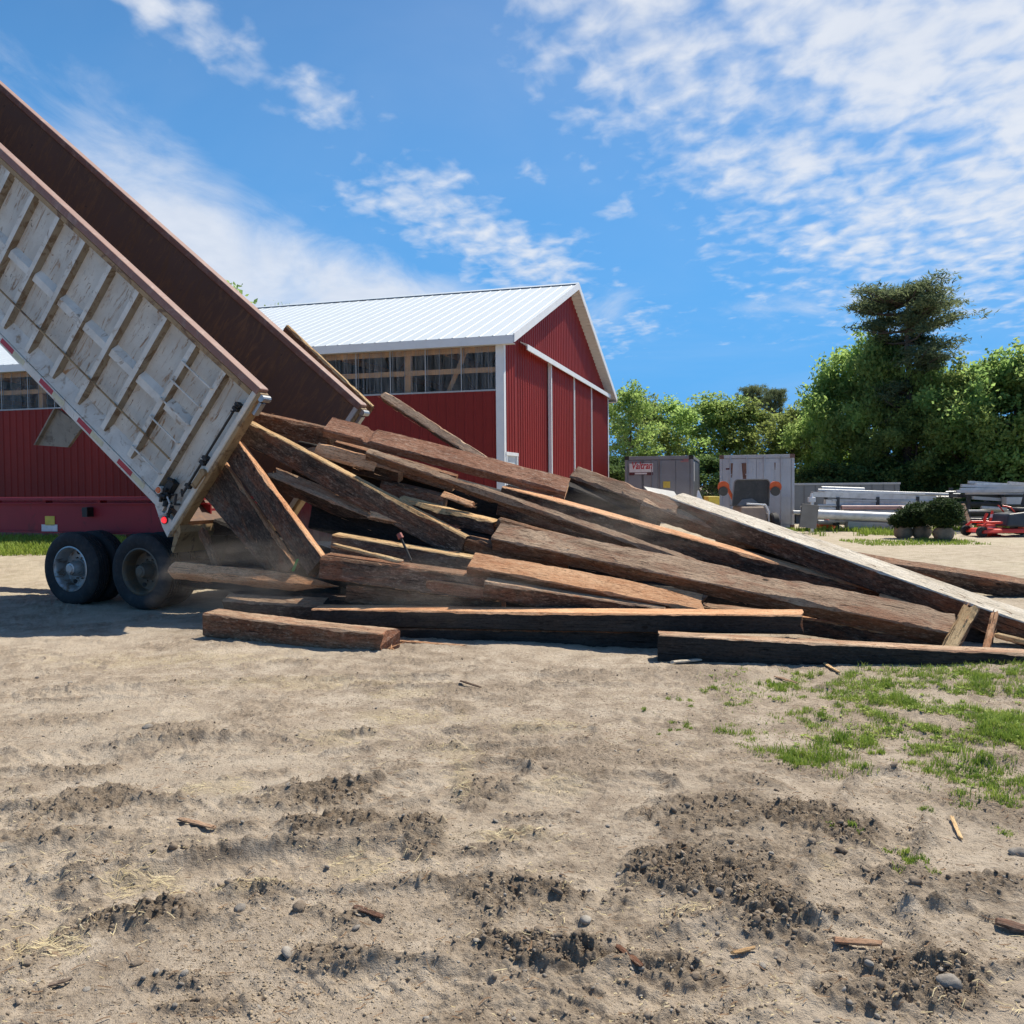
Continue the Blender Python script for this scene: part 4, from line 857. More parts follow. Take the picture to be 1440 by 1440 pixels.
# ------------------------------------------------------------------ pipes
M_pvc = paint('weathered_white_pipe', (.72, .71, .69), .45, .12, (.25, .22, .18), .4); M_pipe = rusty('grey_steel_pipe', (.40, .41, .42), (.2, .13, .1), .6, .5, .4, .5, False, 3, False)
M_pipeD = paint('dark_pipe', (.05, .055, .06), .5, .2); M_pink = paint('pinkish_pipe', (.42, .24, .22), .55, .15, (.2, .12, .1), .5); M_grey = paint('light_grey_metal', (.52, .53, .54), .45, .12)
def pipe(px0, py0, d0, px1, py1, d1, r, mt, label, cat='pipe', group='pipes stacked at the edge of the yard', square=False, name='pipe'):
    A = P(px0, py0, d0); B = P(px1, py1, d1); L = (B - A).length; m = MB()
    if square: m.box(0, L, -r * 1.3, r * 1.3, -r, r)
    else:
        n = 20; pr = [(0, r), (L, r), (L, r * .86), (L - .3, r * .86)]; vs = []
        m.lathe([(0.3, r * .86), (0, r * .86), (0, r), (L, r), (L, r * .86), (L - .3, r * .86)], n, axis='z'); m.v = [(z, x, y) for x, y, z in m.v]
    o = m.build(name, mt, None, not square); o.matrix_world = Matrix.Translation(A) @ (B - A).to_track_quat('X', 'Z').to_matrix().to_4x4(); return lp(o, label, cat, group)
PI_ = [
 (1155, 686.5, 29.5, 1215, 688.5, 29.5, .07, M_pvc, 'short white pipe lying topmost on the left rack'),
 (1150, 689.5, 29.2, 1350, 696, 29.4, .055, M_grey, 'thin grey pipe second from the top of the left rack'),
 (1142, 695, 28.8, 1314, 701, 28.8, .085, M_pvc, 'long pale square beam lying over the dark rack blocks'),
 (1160, 706, 28.8, 1292, 710, 28.8, .085, M_pvc, 'white pipe directly beneath the pale square beam'),
 (1126, 715, 28.8, 1186, 715.5, 28.8, .085, M_pvc, 'short white pipe at the left, level with the pinkish pipe'),
 (1183, 713.5, 28.5, 1272, 713.5, 28.5, .07, M_pink, 'pinkish brown pipe between white pipes in the left rack'),
 (1200, 719, 28.6, 1272, 719, 28.6, .055, M_grey, 'speckled grey pipe under the pinkish pipe'),
 (1268, 717, 28.4, 1340, 716, 28.6, .115, M_pvc, 'clean white pipe end behind the shrub tops'),
 (1147, 723, 28.2, 1290, 729, 28.2, .155, M_pvc, 'fattest white pipe in the left rack'),
 (1115, 720.5, 28.9, 1150, 721.5, 28.9, .07, M_grey, 'grey pipe end sticking out left of the dark board'),
 (1150, 734, 29, 1300, 738.5, 29, .08, M_grey, 'grey pipe lying lowest under the fat white one'),
 (1190, 738, 28.3, 1285, 741, 28.3, .12, M_pipe, 'broad bluish steel channel on the ground under the left rack'),
 (1325, 730.5, 28.5, 1364, 733, 28.5, .1, M_pvc, 'stained short pipe end right of the shrubs'),
 (1286, 705, 29.6, 1312, 707, 29.6, .14, M_pipe, 'bluish steel end plate pipe behind the white pipe'),
 (1362, 678, 27.5, 1460, 685, 27.5, .045, M_grey, 'upper slanting grey bar on the right rack'),
 (1352, 683, 27.2, 1460, 686, 27.2, .05, M_grey, 'second slanting pale bar on the right rack'),
 (1345, 691, 27, 1460, 690, 27, .045, M_grey, 'level pale bar third from the top on the right rack'),
 (1418, 679, 26.6, 1470, 683, 26.6, .045, M_pvc, 'short whitish bar at the far right top of the right rack'),
 (1330, 692, 28.6, 1420, 689.5, 28.6, .03, M_pipe, 'thin rod crossing the right rack'),
 (1368, 700, 27.2, 1460, 706, 27.2, .05, M_pipe, 'grey steel bar sloping down in the right rack'),
 (1345, 697, 28, 1470, 697, 28, .06, M_pipeD, 'dark bar under the pale bars of the right rack'),
 (1380, 714, 27.2, 1415, 716, 27.2, .06, M_pvc, 'short white pipe showing in the dark right rack'),
 (1340, 709, 28, 1470, 711, 28, .09, M_pipeD, 'dark pipe above the short white one in the right rack'),
 (1335, 722, 28, 1470, 722, 28, .11, M_pipeD, 'thick dark pipe low in the right rack'),
 (1340, 733, 28.3, 1470, 735, 28.3, .12, M_pipeD, 'lowest dark pipe of the right rack'),
 (1412, 704, 27, 1470, 704, 27, .11, M_grey, 'light grey box section at the right frame edge'),
 (1160, 692.5, 29.0, 1300, 694, 29.0, .035, M_pvc, 'slim white rod between the two top bars of the left rack'),
 (1170, 703.5, 28.7, 1330, 705.5, 28.7, .035, M_grey, 'slim grey rod touching the pale square beam from below'),
 (1150, 710.5, 28.7, 1262, 711.5, 28.7, .04, M_grey, 'slim grey rod right above the pinkish pipe'),
 (1165, 733, 28.4, 1318, 735.5, 28.4, .035, M_pvc, 'slim white rod lying along the foot of the fat white pipe'),
 (1205, 698, 29.1, 1352, 699, 29.1, .03, M_pipe, 'slim bluish rod reaching out to the right of the left rack'),
 (1350, 687.5, 27.1, 1465, 688.5, 27.1, .03, M_grey, 'slim grey rod between the pale bars of the right rack'),
 (1358, 694, 27.1, 1465, 694, 27.1, .03, M_grey, 'slim grey rod under the level pale bar of the right rack'),
 (1372, 680.5, 27.3, 1465, 681, 27.3, .03, M_pvc, 'slim whitish rod between the slanting bars of the right rack'),
 (1362, 718.5, 27.3, 1465, 717.5, 27.3, .035, M_grey, 'slim grey rod across the dark pipes of the right rack'),
 (1345, 728, 29, 1460, 728, 29, .06, M_pipe, 'grey pipe between the two lowest dark pipes'),
]
for q in PI_: pipe(*q, square=('square' in q[8] or 'channel' in q[8] or 'bar' in q[8] or 'section' in q[8]))
def block(px0, px1, py0, py1, d, mt, label, cat, name, dep=.5):
    a = P(px0, py1, d); b = P(px1, py0, d); m = MB(); m.box(0, b.x - a.x, 0, dep, 0, b.z - a.z, 0, .015); o = m.build(name, mt); o.location = a; return lp(o, label, cat)
def rack(px0, px1, py_top, d, label, n=3):
    a = P(px0, 735, d); b = P(px1, 735, d); zt = P(px0, py_top, d).z; r = empty('pipe_rack', (a.x, a.y, 0), 0, label, 'pipe rack'); w = b.x - a.x
    for k in range(n):
        x = w * k / (n - 1)
        for y_ in (-.5, .6): m = MB(); m.box(x - .05, x + .05, y_ - .05, y_ + .05, 0, zt); m.build('upright', M_pipeD, r)
        for z_ in (.2, zt * .5, zt * .82): m = MB(); m.box(x - .06, x + .06, -.449, .549, z_ - .05, z_ + .05); m.build('crossbar', M_pipeD, r)
    return r
rack(1170, 1280, 699, 29.2, 'dark steel rack holding the pale pipes behind the shrubs', 3)
rack(1350, 1452, 686, 28.2, 'dark steel rack holding the dark pipes at the right edge', 3)
# white post with a knobbed top left of the rack
a = P(1142, 735, 27.6); o = empty('hitch_post', (a.x, a.y, 0), 0, 'white knobbed post standing left of the pipe rack', 'post')
m = MB(); m.box(-.04, .04, -.04, .04, 0, 1.12); m.build('upright', M_white, o); m = MB(); m.box(-.13, .1, -.06, .06, .98, 1.14, 0, .02); m.tube((-.02, 0, 1.141), (-.02, 0, 1.27), .05, .035, 10); m.build('head', M_white, o)
def board(quad, d, thick, mt, label, name='board'):
    pts = [P(x, y, d + dd) for x, y, dd in quad]; m = MB(); m.prism([p - pts[0] for p in pts], (0, thick, 0)); o = m.build(name, mt, None, False, .008); o.location = pts[0]; return lp(o, label, 'board')
board([(1124, 741, 0), (1148, 744, 0), (1152, 711, .5), (1128, 708, .5)], 26.8, .06, paint('dark_board', (.07, .07, .07), .7, .2), 'dark grey board leaning upright left of the pale pipes')
board([(1366, 748, 0), (1370, 747, 0), (1357, 708, .6), (1351, 709, .6)], 26, .05, MAT['weathered'], 'pale plank leaning on the right rack beside the shrubs')
board([(920, 700, 0), (962, 712, 0), (948, 691, .5), (905, 684, .5)], 24, .05, paint('pale_sheet', (.42, .42, .40), .6, .1), 'pale sheet showing over the timbers below the dark container')
board([(978, 712, 0), (994, 716, 0), (983, 690, .1), (981, 690, .1)], 24, .05, M_white, 'small white pointed board right of the dark container')
block(996, 1012, 698, 712, 24.5, M_yellow, 'yellow ochre crate just left of the pale container', 'crate', 'crate', .6)
# ------------------------------------------------------------------ machine with the black panel
c = P(1052, 735, 27.5); mc = empty('skid_machine', (c.x, c.y, 0), 0, 'machine with an upright black panel between two orange lamp arms', 'machine')
pz = lambda px, py: (P(px, py, 27.5).x - c.x, P(px, py, 27.5).z)
M_org = paint('faded_orange', (.62, .10, .025), .45, .12); M_bp = paint('black_panel', (.05, .048, .045), .55, .2, (.12, .11, .1), .4); M_tanm = paint('tan_hood', (.36, .26, .19), .5, .15)
m = MB(); pr = []
(xa, za), (xb, zb_) = pz(1029, 712), pz(1083, 674)
for (cx_, cz_, a0) in ((xb - .12 - .02, zb_ - .12, 0), (xa + .2, zb_ - .12, 90)):
    for k in range(5): t_ = rad(a0 + 22.5 * k); pr.append((cx_ + .12 * math.cos(t_), 0, cz_ + .12 * math.sin(t_)))
pr += [(xa, 0, za), (xb - .04, 0, za)]; m.prism(pr, (0, .07, 0)); m.build('panel', M_bp, mc, False, .01)
m = MB(); m.path([Vector((p[0], -.012, p[2])) for p in pr[-2:-1]] + [Vector((p[0], -.012, p[2])) for p in (pr[9], pr[8], pr[7], pr[6], pr[5], pr[4], pr[3], pr[2], pr[1], pr[0], pr[-1])], .02, 6); m.build('panel_rim', paint('rim_grey', (.2, .2, .2), .4), mc, True)
m = MB(); m.hexa([(-.38, -.08, za + .02), (.42, -.08, za + .02), (.42, -.012, za + .02), (-.38, -.012, za + .02), (-.2, -.05, za + .22), (.12, -.05, za + .25), (.12, -.012, za + .25), (-.2, -.012, za + .22)]); m.build('panel_vent', paint('vent', (.17, .17, .17), .5), mc)
for s, (lx, ly) in ((-1, (1017, 684)), (1, (1090, 684))):
    X_, Z_ = pz(lx, ly); m = MB(); m.path([Vector((s * .45, .12, Z_ - .42)), Vector((s * .62, .08, Z_ - .1)), Vector((X_ - s * .05, .0, Z_ + .08))], .055, 8); arm = m.build('lamp_arm', M_org, mc, True)
    m = MB(); m.tube((X_, .1, Z_ + .02), (X_ - .02, -.12, Z_ - .02), .15, .19, 16); m.build('lamp_hood', M_org, arm, True)
    m = MB(); m.tube((X_ - .02, -.05, Z_ - .15), (X_ - .03, -.14, Z_ - .16), .15, .15, 14); m.build('lamp_body', M_pipeD, arm, True)
m = MB(); m.hexa([(-.42, -.6, .25), (.5, -.6, .25), (.5, .6, .25), (-.42, .6, .25), (-.36, -.5, .86), (.42, -.5, .86), (.42, .5, .9), (-.36, .5, .9)]); m.build('hood', M_tanm, mc, False, .05)
m = MB(); m.path([Vector((.52, -.55, .2)), Vector((.5, -.55, .7)), Vector((.4, -.55, .92)), Vector((-.2, -.55, .96))], .03, 8); m.build('guard_bar', M_white, mc, True)
m = MB(); m.box(-.45, .45, -.02, .6, .88, za + .03); m.build('seat_frame', M_pipeD, mc)
for s in (-1, 1):
    for y_ in (-.55, .55): m = MB(); m.lathe([(-.11, .12), (-.13, .2), (-.12, .3), (-.07, .34), (.07, .34), (.12, .3), (.13, .2), (.11, .12)], 26, axis='y', closed=True); m.v = [(y + s * .66, x + y_, z + .33) for x, y, z in m.v]; m.build('wheel', M_tyre, mc, True)
m = MB(); m.hexa([(.72, -.3, .1), (1.0, -.3, .05), (1.0, .3, .05), (.72, .3, .1), (.68, -.3, .62), (.78, -.3, .62), (.78, .3, .62), (.68, .3, .62)]); m.build('side_chute', M_grey, mc, False, .02)
# ------------------------------------------------------------------ small red and orange things
def cone(px, py, d, h, label, fallen=False):
    b_ = G(px, py) if d is None else P(px, py, d); o = empty('traffic_cone', (b_.x, b_.y, .0), 0, label, 'traffic cone')
    m = MB(); m.lathe([(.03, .15), (h * .32, .125), ], 20, axis='z'); m.lathe([(h * .55, .085), (h * .72, .065)], 20, axis='z'); m.lathe([(h * .86, .045), (h, .03), (h, 0)], 20, axis='z'); body_ = m.build('cone_body', flat('cone_orange', (.85, .07, .03), .45), o, True)
    m = MB(); m.lathe([(h * .32, .125), (h * .55, .085)], 20, axis='z'); m.lathe([(h * .72, .065), (h * .86, .045)], 20, axis='z'); m.build('white_band', M_signwhite, body_, True)
    m = MB(); m.box(-.19, .19, -.19, .19, 0, .035, 0, .03); m.build('base', flat('cone_base', (.75, .05, .03), .5), o); return o
cone(1395, 755, 25.2, .74, 'red orange cone with white bands in front of the mower')
a = G(1160, 744); o = empty('tarp_bundle', (a.x, a.y, 0), 0, 'crumpled orange and white tarp bundle on the grass', 'tarp'); m = MB()
rs = np.random.RandomState(4); pf = []
for j in range(9):
    for i in range(14):
        th = 2 * math.pi * i / 14; ph = (j / 8) * math.pi / 2; r_ = (.42 + rs.uniform(-.07, .07)) * math.cos(ph) + .01; m.v.append((r_ * math.cos(th) * 1.1, r_ * math.sin(th) * .6, .30 * math.sin(ph) * (1 + rs.uniform(-.2, .2))))
for j in range(8):
    for i in range(14): m.f.append((j * 14 + i, j * 14 + (i + 1) % 14, (j + 1) * 14 + (i + 1) % 14, (j + 1) * 14 + i)); m.m.append(0)
m.build('tarp', flat('orange_tarp', (.75, .09, .03), .5), o, True); m = MB(); m.hexa([(.3, -.2, 0), (.75, -.15, 0), (.6, .2, 0), (.3, .15, 0), (.3, -.12, .2), (.5, -.1, .12), (.45, .1, .14), (.3, .1, .2)]); m.build('white_flap', M_signwhite, o, False, .03)
# mower at the right frame edge
a = G(1418, 754); mw = empty('riding_mower', (a.x, a.y, 0), rad(4), 'orange and black riding mower parked at the right edge', 'riding mower')
M_mo = flat('mower_red_orange', (.8, .06, .03), .4)
m = MB(); m.hexa([(-.35, -.45, .30), (.95, -.45, .25), (.95, .45, .25), (-.35, .45, .30), (-.25, -.4, .66), (.9, -.4, .78), (.9, .4, .78), (-.25, .4, .66)]); m.build('body', M_pipeD, mw, False, .05)
m = MB(); m.hexa([(-1.1, -.5, .12), (.2, -.55, .12), (.2, .55, .12), (-1.1, .5, .12), (-1.0, -.42, .24), (.15, -.5, .24), (.15, .5, .24), (-1.0, .42, .24)]); m.build('mower_deck', M_mo, mw, False, .03)
for s in (-1, 1):
    m = MB(); m.lathe([(-.12, .10), (-.14, .2), (-.12, .25), (.12, .25), (.14, .2), (.12, .10)], 26, closed=True, origin=(.72, s * .52, .26)); w_ = m.build('wheel', M_tyre, mw, True)
    m = MB(); m.lathe([(-.15, .02), (-.13, .17), (-.1, .17)], 20, origin=(.72, s * .52, .26)); m.build('rim', M_mo, w_, True)
    m = MB(); m.lathe([(-.05, .04), (-.07, .12), (-.05, .15), (.05, .15), (.07, .12), (.05, .04)], 20, closed=True, origin=(-1.05, s * .38, .16)); m.build('caster', M_tyre, mw, True)
    m = MB(); m.path([Vector((-1.05, s * .38, .3)), Vector((-.9, s * .36, .42)), Vector((-.4, s * .3, .42))], .035, 8); m.build('front_arm', M_mo, mw, True)
    m = MB(); m.path([Vector((.1, s * .25, .6)), Vector((-.1, s * .25, .85)), Vector((-.25, s * .1, .9))], .02, 8); m.build('steering_lever', M_mo, mw, True)
m = MB(); m.box(.12, .55, -.24, .24, .72, .84, 0, .05); m.hexa([(.5, -.24, .85), (.62, -.24, .85), (.62, .24, .85), (.5, .24, .85), (.58, -.2, 1.25), (.68, -.2, 1.25), (.68, .2, 1.25), (.58, .2, 1.25)]); m.build('seat', M_bp, mw, False, .03)
m = MB(); m.path([Vector((-.75, -.1, .24)), Vector((-.8, -.1, .5)), Vector((-.72, -.1, .68))], .04, 8); m.box(-.9, -.6, -.3, .1, .3, .36); m.build('pedal_post', M_mo, mw, True)

# ------------------------------------------------------------------ trees, shrubs
def leaf_mat(name, c1, c2, trans=.35, sc=.6):
    t = NT(name); v = t.vec('World'); n = t.noise(v, sc, 3, .6); n2 = t.noise(v, 5, 3, .6)
    oi = t.N.new('ShaderNodeObjectInfo')
    col = t.mix(t.ramp(t.math('ADD', t.math('MULTIPLY', n, .6), t.math('MULTIPLY', n2, .4)), (.35, 0.0), (.66, 1.0)), c1, c2)
    hv = t.N.new('ShaderNodeHueSaturation'); hv.inputs['Saturation'].default_value = .86; t.L.new(col, hv.inputs['Color']); t.L.new(t.math('ADD', t.math('MULTIPLY', oi.outputs['Random'], .5), .75), hv.inputs['Value']); t.L.new(t.math('ADD', t.math('MULTIPLY', oi.outputs['Random'], .03), .485), hv.inputs['Hue'])
    t.set(hv.outputs[0], .75, 0, .12); tr = t.N.new('ShaderNodeBsdfTranslucent'); t.L.new(hv.outputs[0], tr.inputs[0]); ms = t.N.new('ShaderNodeMixShader'); ms.inputs[0].default_value = trans
    t.L.new(t.b.outputs[0], ms.inputs[1]); t.L.new(tr.outputs[0], ms.inputs[2]); t.L.new(ms.outputs[0], t.out.inputs[0]); return t.mat
M_leaf = leaf_mat('fresh_green_leaf', (.20, .30, .045), (.40, .52, .11), .65)
M_leafD = leaf_mat('deep_green_leaf', (.16, .26, .045), (.36, .48, .10), .65)
M_pine = leaf_mat('pine_needle', (.12, .18, .075), (.25, .31, .13), .5)
M_shrub = leaf_mat('shrub_leaf', (.022, .05, .012), (.055, .10, .022), .2)
M_bark = paint('bark', (.12, .095, .075), .9, .3)
def leaves(cent, size, n_per, spread, rs, flatz=.6, asp=.55, up=.5):
    N_ = len(cent) * n_per; c = np.repeat(cent, n_per, 0) + rs.normal(0, 1, (N_, 3)) * np.array([spread, spread, spread * flatz])
    nrm = rs.normal(0, 1, (N_, 3)); nrm[:, 2] = np.abs(nrm[:, 2]) + up; nrm /= np.linalg.norm(nrm, axis=1)[:, None]
    t = np.cross(nrm, rs.normal(0, 1, (N_, 3))); t /= np.linalg.norm(t, axis=1)[:, None]; b = np.cross(nrm, t)
    s = (size * rs.uniform(.6, 1.4, N_))[:, None]; fold = nrm * s * .18
    v = np.stack([c - t * s, c + b * s * asp - fold, c + t * s, c - b * s * asp - fold], 1).reshape(-1, 3)
    f = np.arange(N_ * 4).reshape(-1, 4); return v, f
def tree(seed, h, crown_r, z0, mleaf, leaf=.13, clusters=190, per=46, spread=.34, lean=0, wood_r=.16, shape='round'):
    rs = np.random.RandomState(seed); root = empty('deciduous_tree', (0, 0, 0)); m = MB()
    pts = [Vector((0, 0, -.2))]; n = 9
    for k in range(1, n + 1): pts.append(Vector((pts[-1].x + rs.normal(0, .09) + lean * .1, pts[-1].y + rs.normal(0, .09), h * .88 * k / n)))
    radii = [wood_r * (1 - .85 * k / n) for k in range(n + 1)]; m.path(pts, radii, 8)
    cent = []; nl = 26
    for k in range(nl):
        t_ = z0 + (1 - z0) * (k + rs.rand()) / nl; t_ = min(t_, .96); zt = t_ * h * .88; i = min(int(t_ * n), n - 1); base = pts[i].lerp(pts[i + 1], t_ * n - i)
        u = (t_ - z0) / (1 - z0)
        R = crown_r * (math.sqrt(max(.05, 1 - (2 * u * .92 - .78) ** 2)) if shape == 'round' else (1 - u * .75)) * rs.uniform(.55, 1.18)
        a = k * 2.4 + rs.normal(0, .4); rise = R * rs.uniform(.15, .6); tip = base + Vector((math.cos(a) * R, math.sin(a) * R, rise)); mid = base.lerp(tip, .5) + Vector((0, 0, -.08 * R)); r0 = radii[i] * .45
        m.path([base, mid, tip], [r0, r0 * .6, .012], 5)
        for q in range(3):
            s_ = base.lerp(tip, rs.uniform(.35, .8)); a2 = a + rs.uniform(-1, 1); e_ = s_ + Vector((math.cos(a2), math.sin(a2), rs.uniform(-.1, .6))) * R * .45; m.path([s_, e_], [r0 * .4, .008], 4)
            cent.append(e_)
        cent.append(tip); cent.append(base.lerp(tip, .65))
    cent.append(pts[-1] + Vector((0, 0, h * .08))); C_ = np.array([tuple(p) for p in cent]); idx = rs.randint(0, len(C_), clusters); C2 = C_[idx] + rs.normal(0, crown_r * .11, (clusters, 3)); C_ = np.vstack([C_, C2])
    v, f = leaves(C_, leaf, per, spread, rs); np_mesh('crown', v, f, mleaf, root); m.build('trunk', M_bark, root, True); return root
def pine(seed, h):
    rs = np.random.RandomState(seed); root = empty('pine_tree', (0, 0, 0)); m = MB(); n = 12; pts = [Vector((0, 0, -.2))]
    for k in range(1, n + 1): pts.append(Vector((pts[-1].x + rs.normal(.012, .05), pts[-1].y + rs.normal(0, .05), h * .95 * k / n)))
    radii = [.26 * (1 - .78 * k / n) for k in range(n + 1)]; m.path(pts, radii, 10); cent = []
    L_ = [(.40, 1.2, 4), (.47, 1.5, 5), (.54, 1.7, 5), (.60, 1.9, 5), (.66, 2.1, 6), (.72, 1.9, 5), (.77, 1.8, 7), (.82, 2.0, 9), (.86, 2.4, 10), (.90, 2.7, 12), (.94, 2.5, 12), (.98, 1.8, 10)]
    for (t_, R, nb) in L_:
        for q in range(nb):
            i = min(int(t_ * n / .95 * .95), n - 1); base = Vector((pts[i].x, pts[i].y, h * .95 * min(t_, .97))); a = rs.uniform(0, 6.28); r_ = R * rs.uniform(.5, 1.15); ri = rs.uniform(.05, .32) * r_; tip = base + Vector((math.cos(a) * r_, math.sin(a) * r_, ri)); mid = base.lerp(tip, .55) + Vector((0, 0, -.07 * r_)); m.path([base, mid, tip], [.07, .045, .014], 5)
            for w in range(7):
                s_ = base.lerp(tip, rs.uniform(.45, 1.05)); cent.append(s_ + Vector((rs.normal(0, .25), rs.normal(0, .25), rs.uniform(-.05, .26))))
    for q in range(14):
        a = rs.uniform(0, 6.28); z_ = h * rs.uniform(.3, .78); r_ = rs.uniform(.4, 1.2); m.path([Vector((0.05, 0, z_)), Vector((math.cos(a) * r_, math.sin(a) * r_, z_ - .05))], [.03, .008], 4)
    C_ = np.array([tuple(p) for p in cent]); v, f = leaves(C_, .13, 34, .22, rs, .45, .22, .3); np_mesh('crown', v, f, M_pine, root); m.build('trunk', M_bark, root, True); return root
def clone(root, loc, rz, sc, label, group):
    r = root.copy(); COL.objects.link(r); r.location = loc; r.rotation_euler = (0, 0, rz); r.scale = sc; tag(r, label, None, group)
    for ch_ in root.children: c_ = ch_.copy(); COL.objects.link(c_); c_.parent = r
    return r
used = set()
def place(proto, px, d, top, label, name_cat, group, h0, rz=0, wide=1.0, gz=0.0, basepx=None):
    b_ = P(px, 700, d); zt = P(px, top, d).z; s = (zt - gz) / h0; loc = (b_.x, b_.y, gz)
    if proto.name in used: o = clone(proto, loc, rz, (s * wide, s * wide, s), label, group)
    else:
        used.add(proto.name); o = proto; o.location = loc; o.rotation_euler = (0, 0, rz); o.scale = (s * wide, s * wide, s); tag(o, label, None, group)
    o['category'] = name_cat; return o
tA = tree(1, 8, 2.3, .22, M_leaf, .115, 90, 30, .27); tB = tree(2, 8, 2.2, .30, M_leaf, .12, 60, 30, .25); tC = tree(5, 8, 2.8, .08, M_leafD, .125, 230, 52, .30); tD = tree(9, 8, 2.9, .05, M_leaf, .125, 220, 48, .30)
M_leafS = leaf_mat('shade_darkened_leaf', (.06, .11, .02), (.14, .21, .04), .3); tE = tree(12, 3, 1.6, .02, M_leafS, .10, 150, 40, .20, wood_r=.05)  # bush leaf colour darkened to carry the shade under the trees
pA = pine(4, 12.0)
GR = 'trees along the far edge of the yard'
for i, (pr_, px, d, top, wd, lb) in enumerate([
    (tA, 876, 47, 526, .85, 'light green tree standing just right of the barn end'), (tB, 908, 50, 545, 1, 'thin crowned tree behind the left half of the dark container'),
    (tA, 944, 50, 543, 1, 'green tree behind the right half of the dark container'), (tB, 985, 53, 543, 1.15, 'airy tree in the gap between the two containers'),
    (tA, 1022, 53, 545, 1, 'green tree behind the left half of the pale container'), (tB, 1066, 52, 552, 1.1, 'tree right of the two small pines over the pale container'),
    (tA, 1104, 50, 556, 1, 'tree just past the right edge of the pale container'), (tD, 1140, 50, 556, .8, 'round low tree above the grey storage box'),
    (tD, 1172, 46, 510, .75, 'tree stepping up towards the tall wood at right'), (tD, 1212, 45, 462, .7, 'tall light green tree left of the big pine'),
    (tC, 1246, 43, 452, .6, 'tall darker tree touching the left side of the big pine'), (tC, 1322, 43, 500, .8, 'dark tree right behind the big pine trunk'),
    (tD, 1352, 40, 496, .7, 'green tree right of the big pine, first of the right clump'), (tC, 1392, 39, 484, .85, 'broad dark tree with a rounded top in the right clump'),
    (tD, 1432, 38, 480, .8, 'green tree at the right edge of the frame'), (tC, 1485, 37, 474, .9, 'dark tree cut by the right edge of the frame'),
    (tC, 1290, 41, 560, .9, 'low dark tree in front of the big pine trunk')]):
    place(pr_, px, d, top, lb, 'tree', GR, 8.35, i * 1.3, wd)
for i, (px, d, top, wd, lb) in enumerate([(1200, 42, 652, 1.0, 'dark bush behind the middle of the pipe rack'), (1240, 42, 640, 1.2, 'dark bush above the fat white pipe'), (1283, 42, 655, 1.1, 'dark bush behind the clipped shrubs'),
    (1325, 41, 645, 1.3, 'dark bush behind the leaning plank'), (1372, 39, 655, 1.2, 'dark bush behind the left end of the right rack'), (1420, 39, 640, 1.3, 'dark bush behind the right rack'), (1462, 38, 650, 1.2, 'dark bush at the far right behind the rack'), (1165, 43, 650, 1, 'green bush behind the storage box'), (1000, 44, 640, 1.1, 'bush filling the gap between the containers'), (868, 44, 640, 1, 'bush at the foot of the barn end')]):
    place(tE, px, d, top, lb, 'bush', 'bushes under the trees', 3.15, i * 1.1, wd)
place(pA, 1276, 42, 388, 'tall dark pine with a flat spreading top, above all other trees', 'pine tree', 'pine trees', 12.15, .6, 1.1)
place(pA, 1060, 60, 536, 'left one of the two small pine tops above the pale container', 'pine tree', 'pine trees', 12.15, 2.0, .55)
place(pA, 1088, 58, 540, 'right one of the two small pine tops above the pale container', 'pine tree', 'pine trees', 12.15, 4.0, .5)
place(tB, 341, 56, 382, 'tree whose top shows above the far wall of the tipped body', 'tree', 'trees behind the barn', 8.35, 0, .75, .25)
place(tA, 379, 60, 410, 'tree whose small top peeks over the barn ridge', 'tree', 'trees behind the barn', 8.35, 1, .45, .25)
# clipped shrubs in root balls
M_burlap = paint('burlap', (.30, .23, .16), .9, .2, (.15, .1, .07), .5, 0, 9)
def shrub(px, py, w, htop, label, seed):
    b_ = G(px, py); rs = np.random.RandomState(seed); o = empty('potted_shrub', (b_.x, b_.y, 0), 0, label, 'shrub', 'shrubs in burlap root balls'); zt = P(px, htop, b_.y).z
    m = MB(); r_ = .22 + .01 * seed; m.lathe([(0, r_ * .7), (.08, r_), (.22, r_ * 1.08), (.34, r_ * .85), (.38, .05)], 18, axis='z'); m.v = [(x + rs.normal(0, .012), y + rs.normal(0, .012), z) for x, y, z in m.v]; m.build('root_ball', M_burlap, o, True)
    m = MB(); m.path([Vector((0, 0, .36)), Vector((0, 0, .7))], .03, 6); m.build('stem', M_bark, o)
    th = rs.uniform(0, 6.28, 260); ph = np.arccos(rs.uniform(-1, 1, 260)); rr = rs.uniform(.55, 1, 260) ** .4; hh = (zt - .38) / 2; C_ = np.stack([np.sin(ph) * np.cos(th) * w * rr, np.sin(ph) * np.sin(th) * w * rr, .40 + hh + np.cos(ph) * hh * rr * .95], 1)
    v, f = leaves(C_, .035, 60, .07, rs, .8); np_mesh('foliage', v, f, M_shrub, o)
shrub(1270, 757, .26, 727, 'small clipped shrub, leftmost of the three in burlap', 1); shrub(1296, 757, .52, 711, 'broad round clipped shrub in the middle of the three in burlap', 2); shrub(1327, 760, .40, 704, 'taller clipped shrub at the right of the three in burlap', 3)
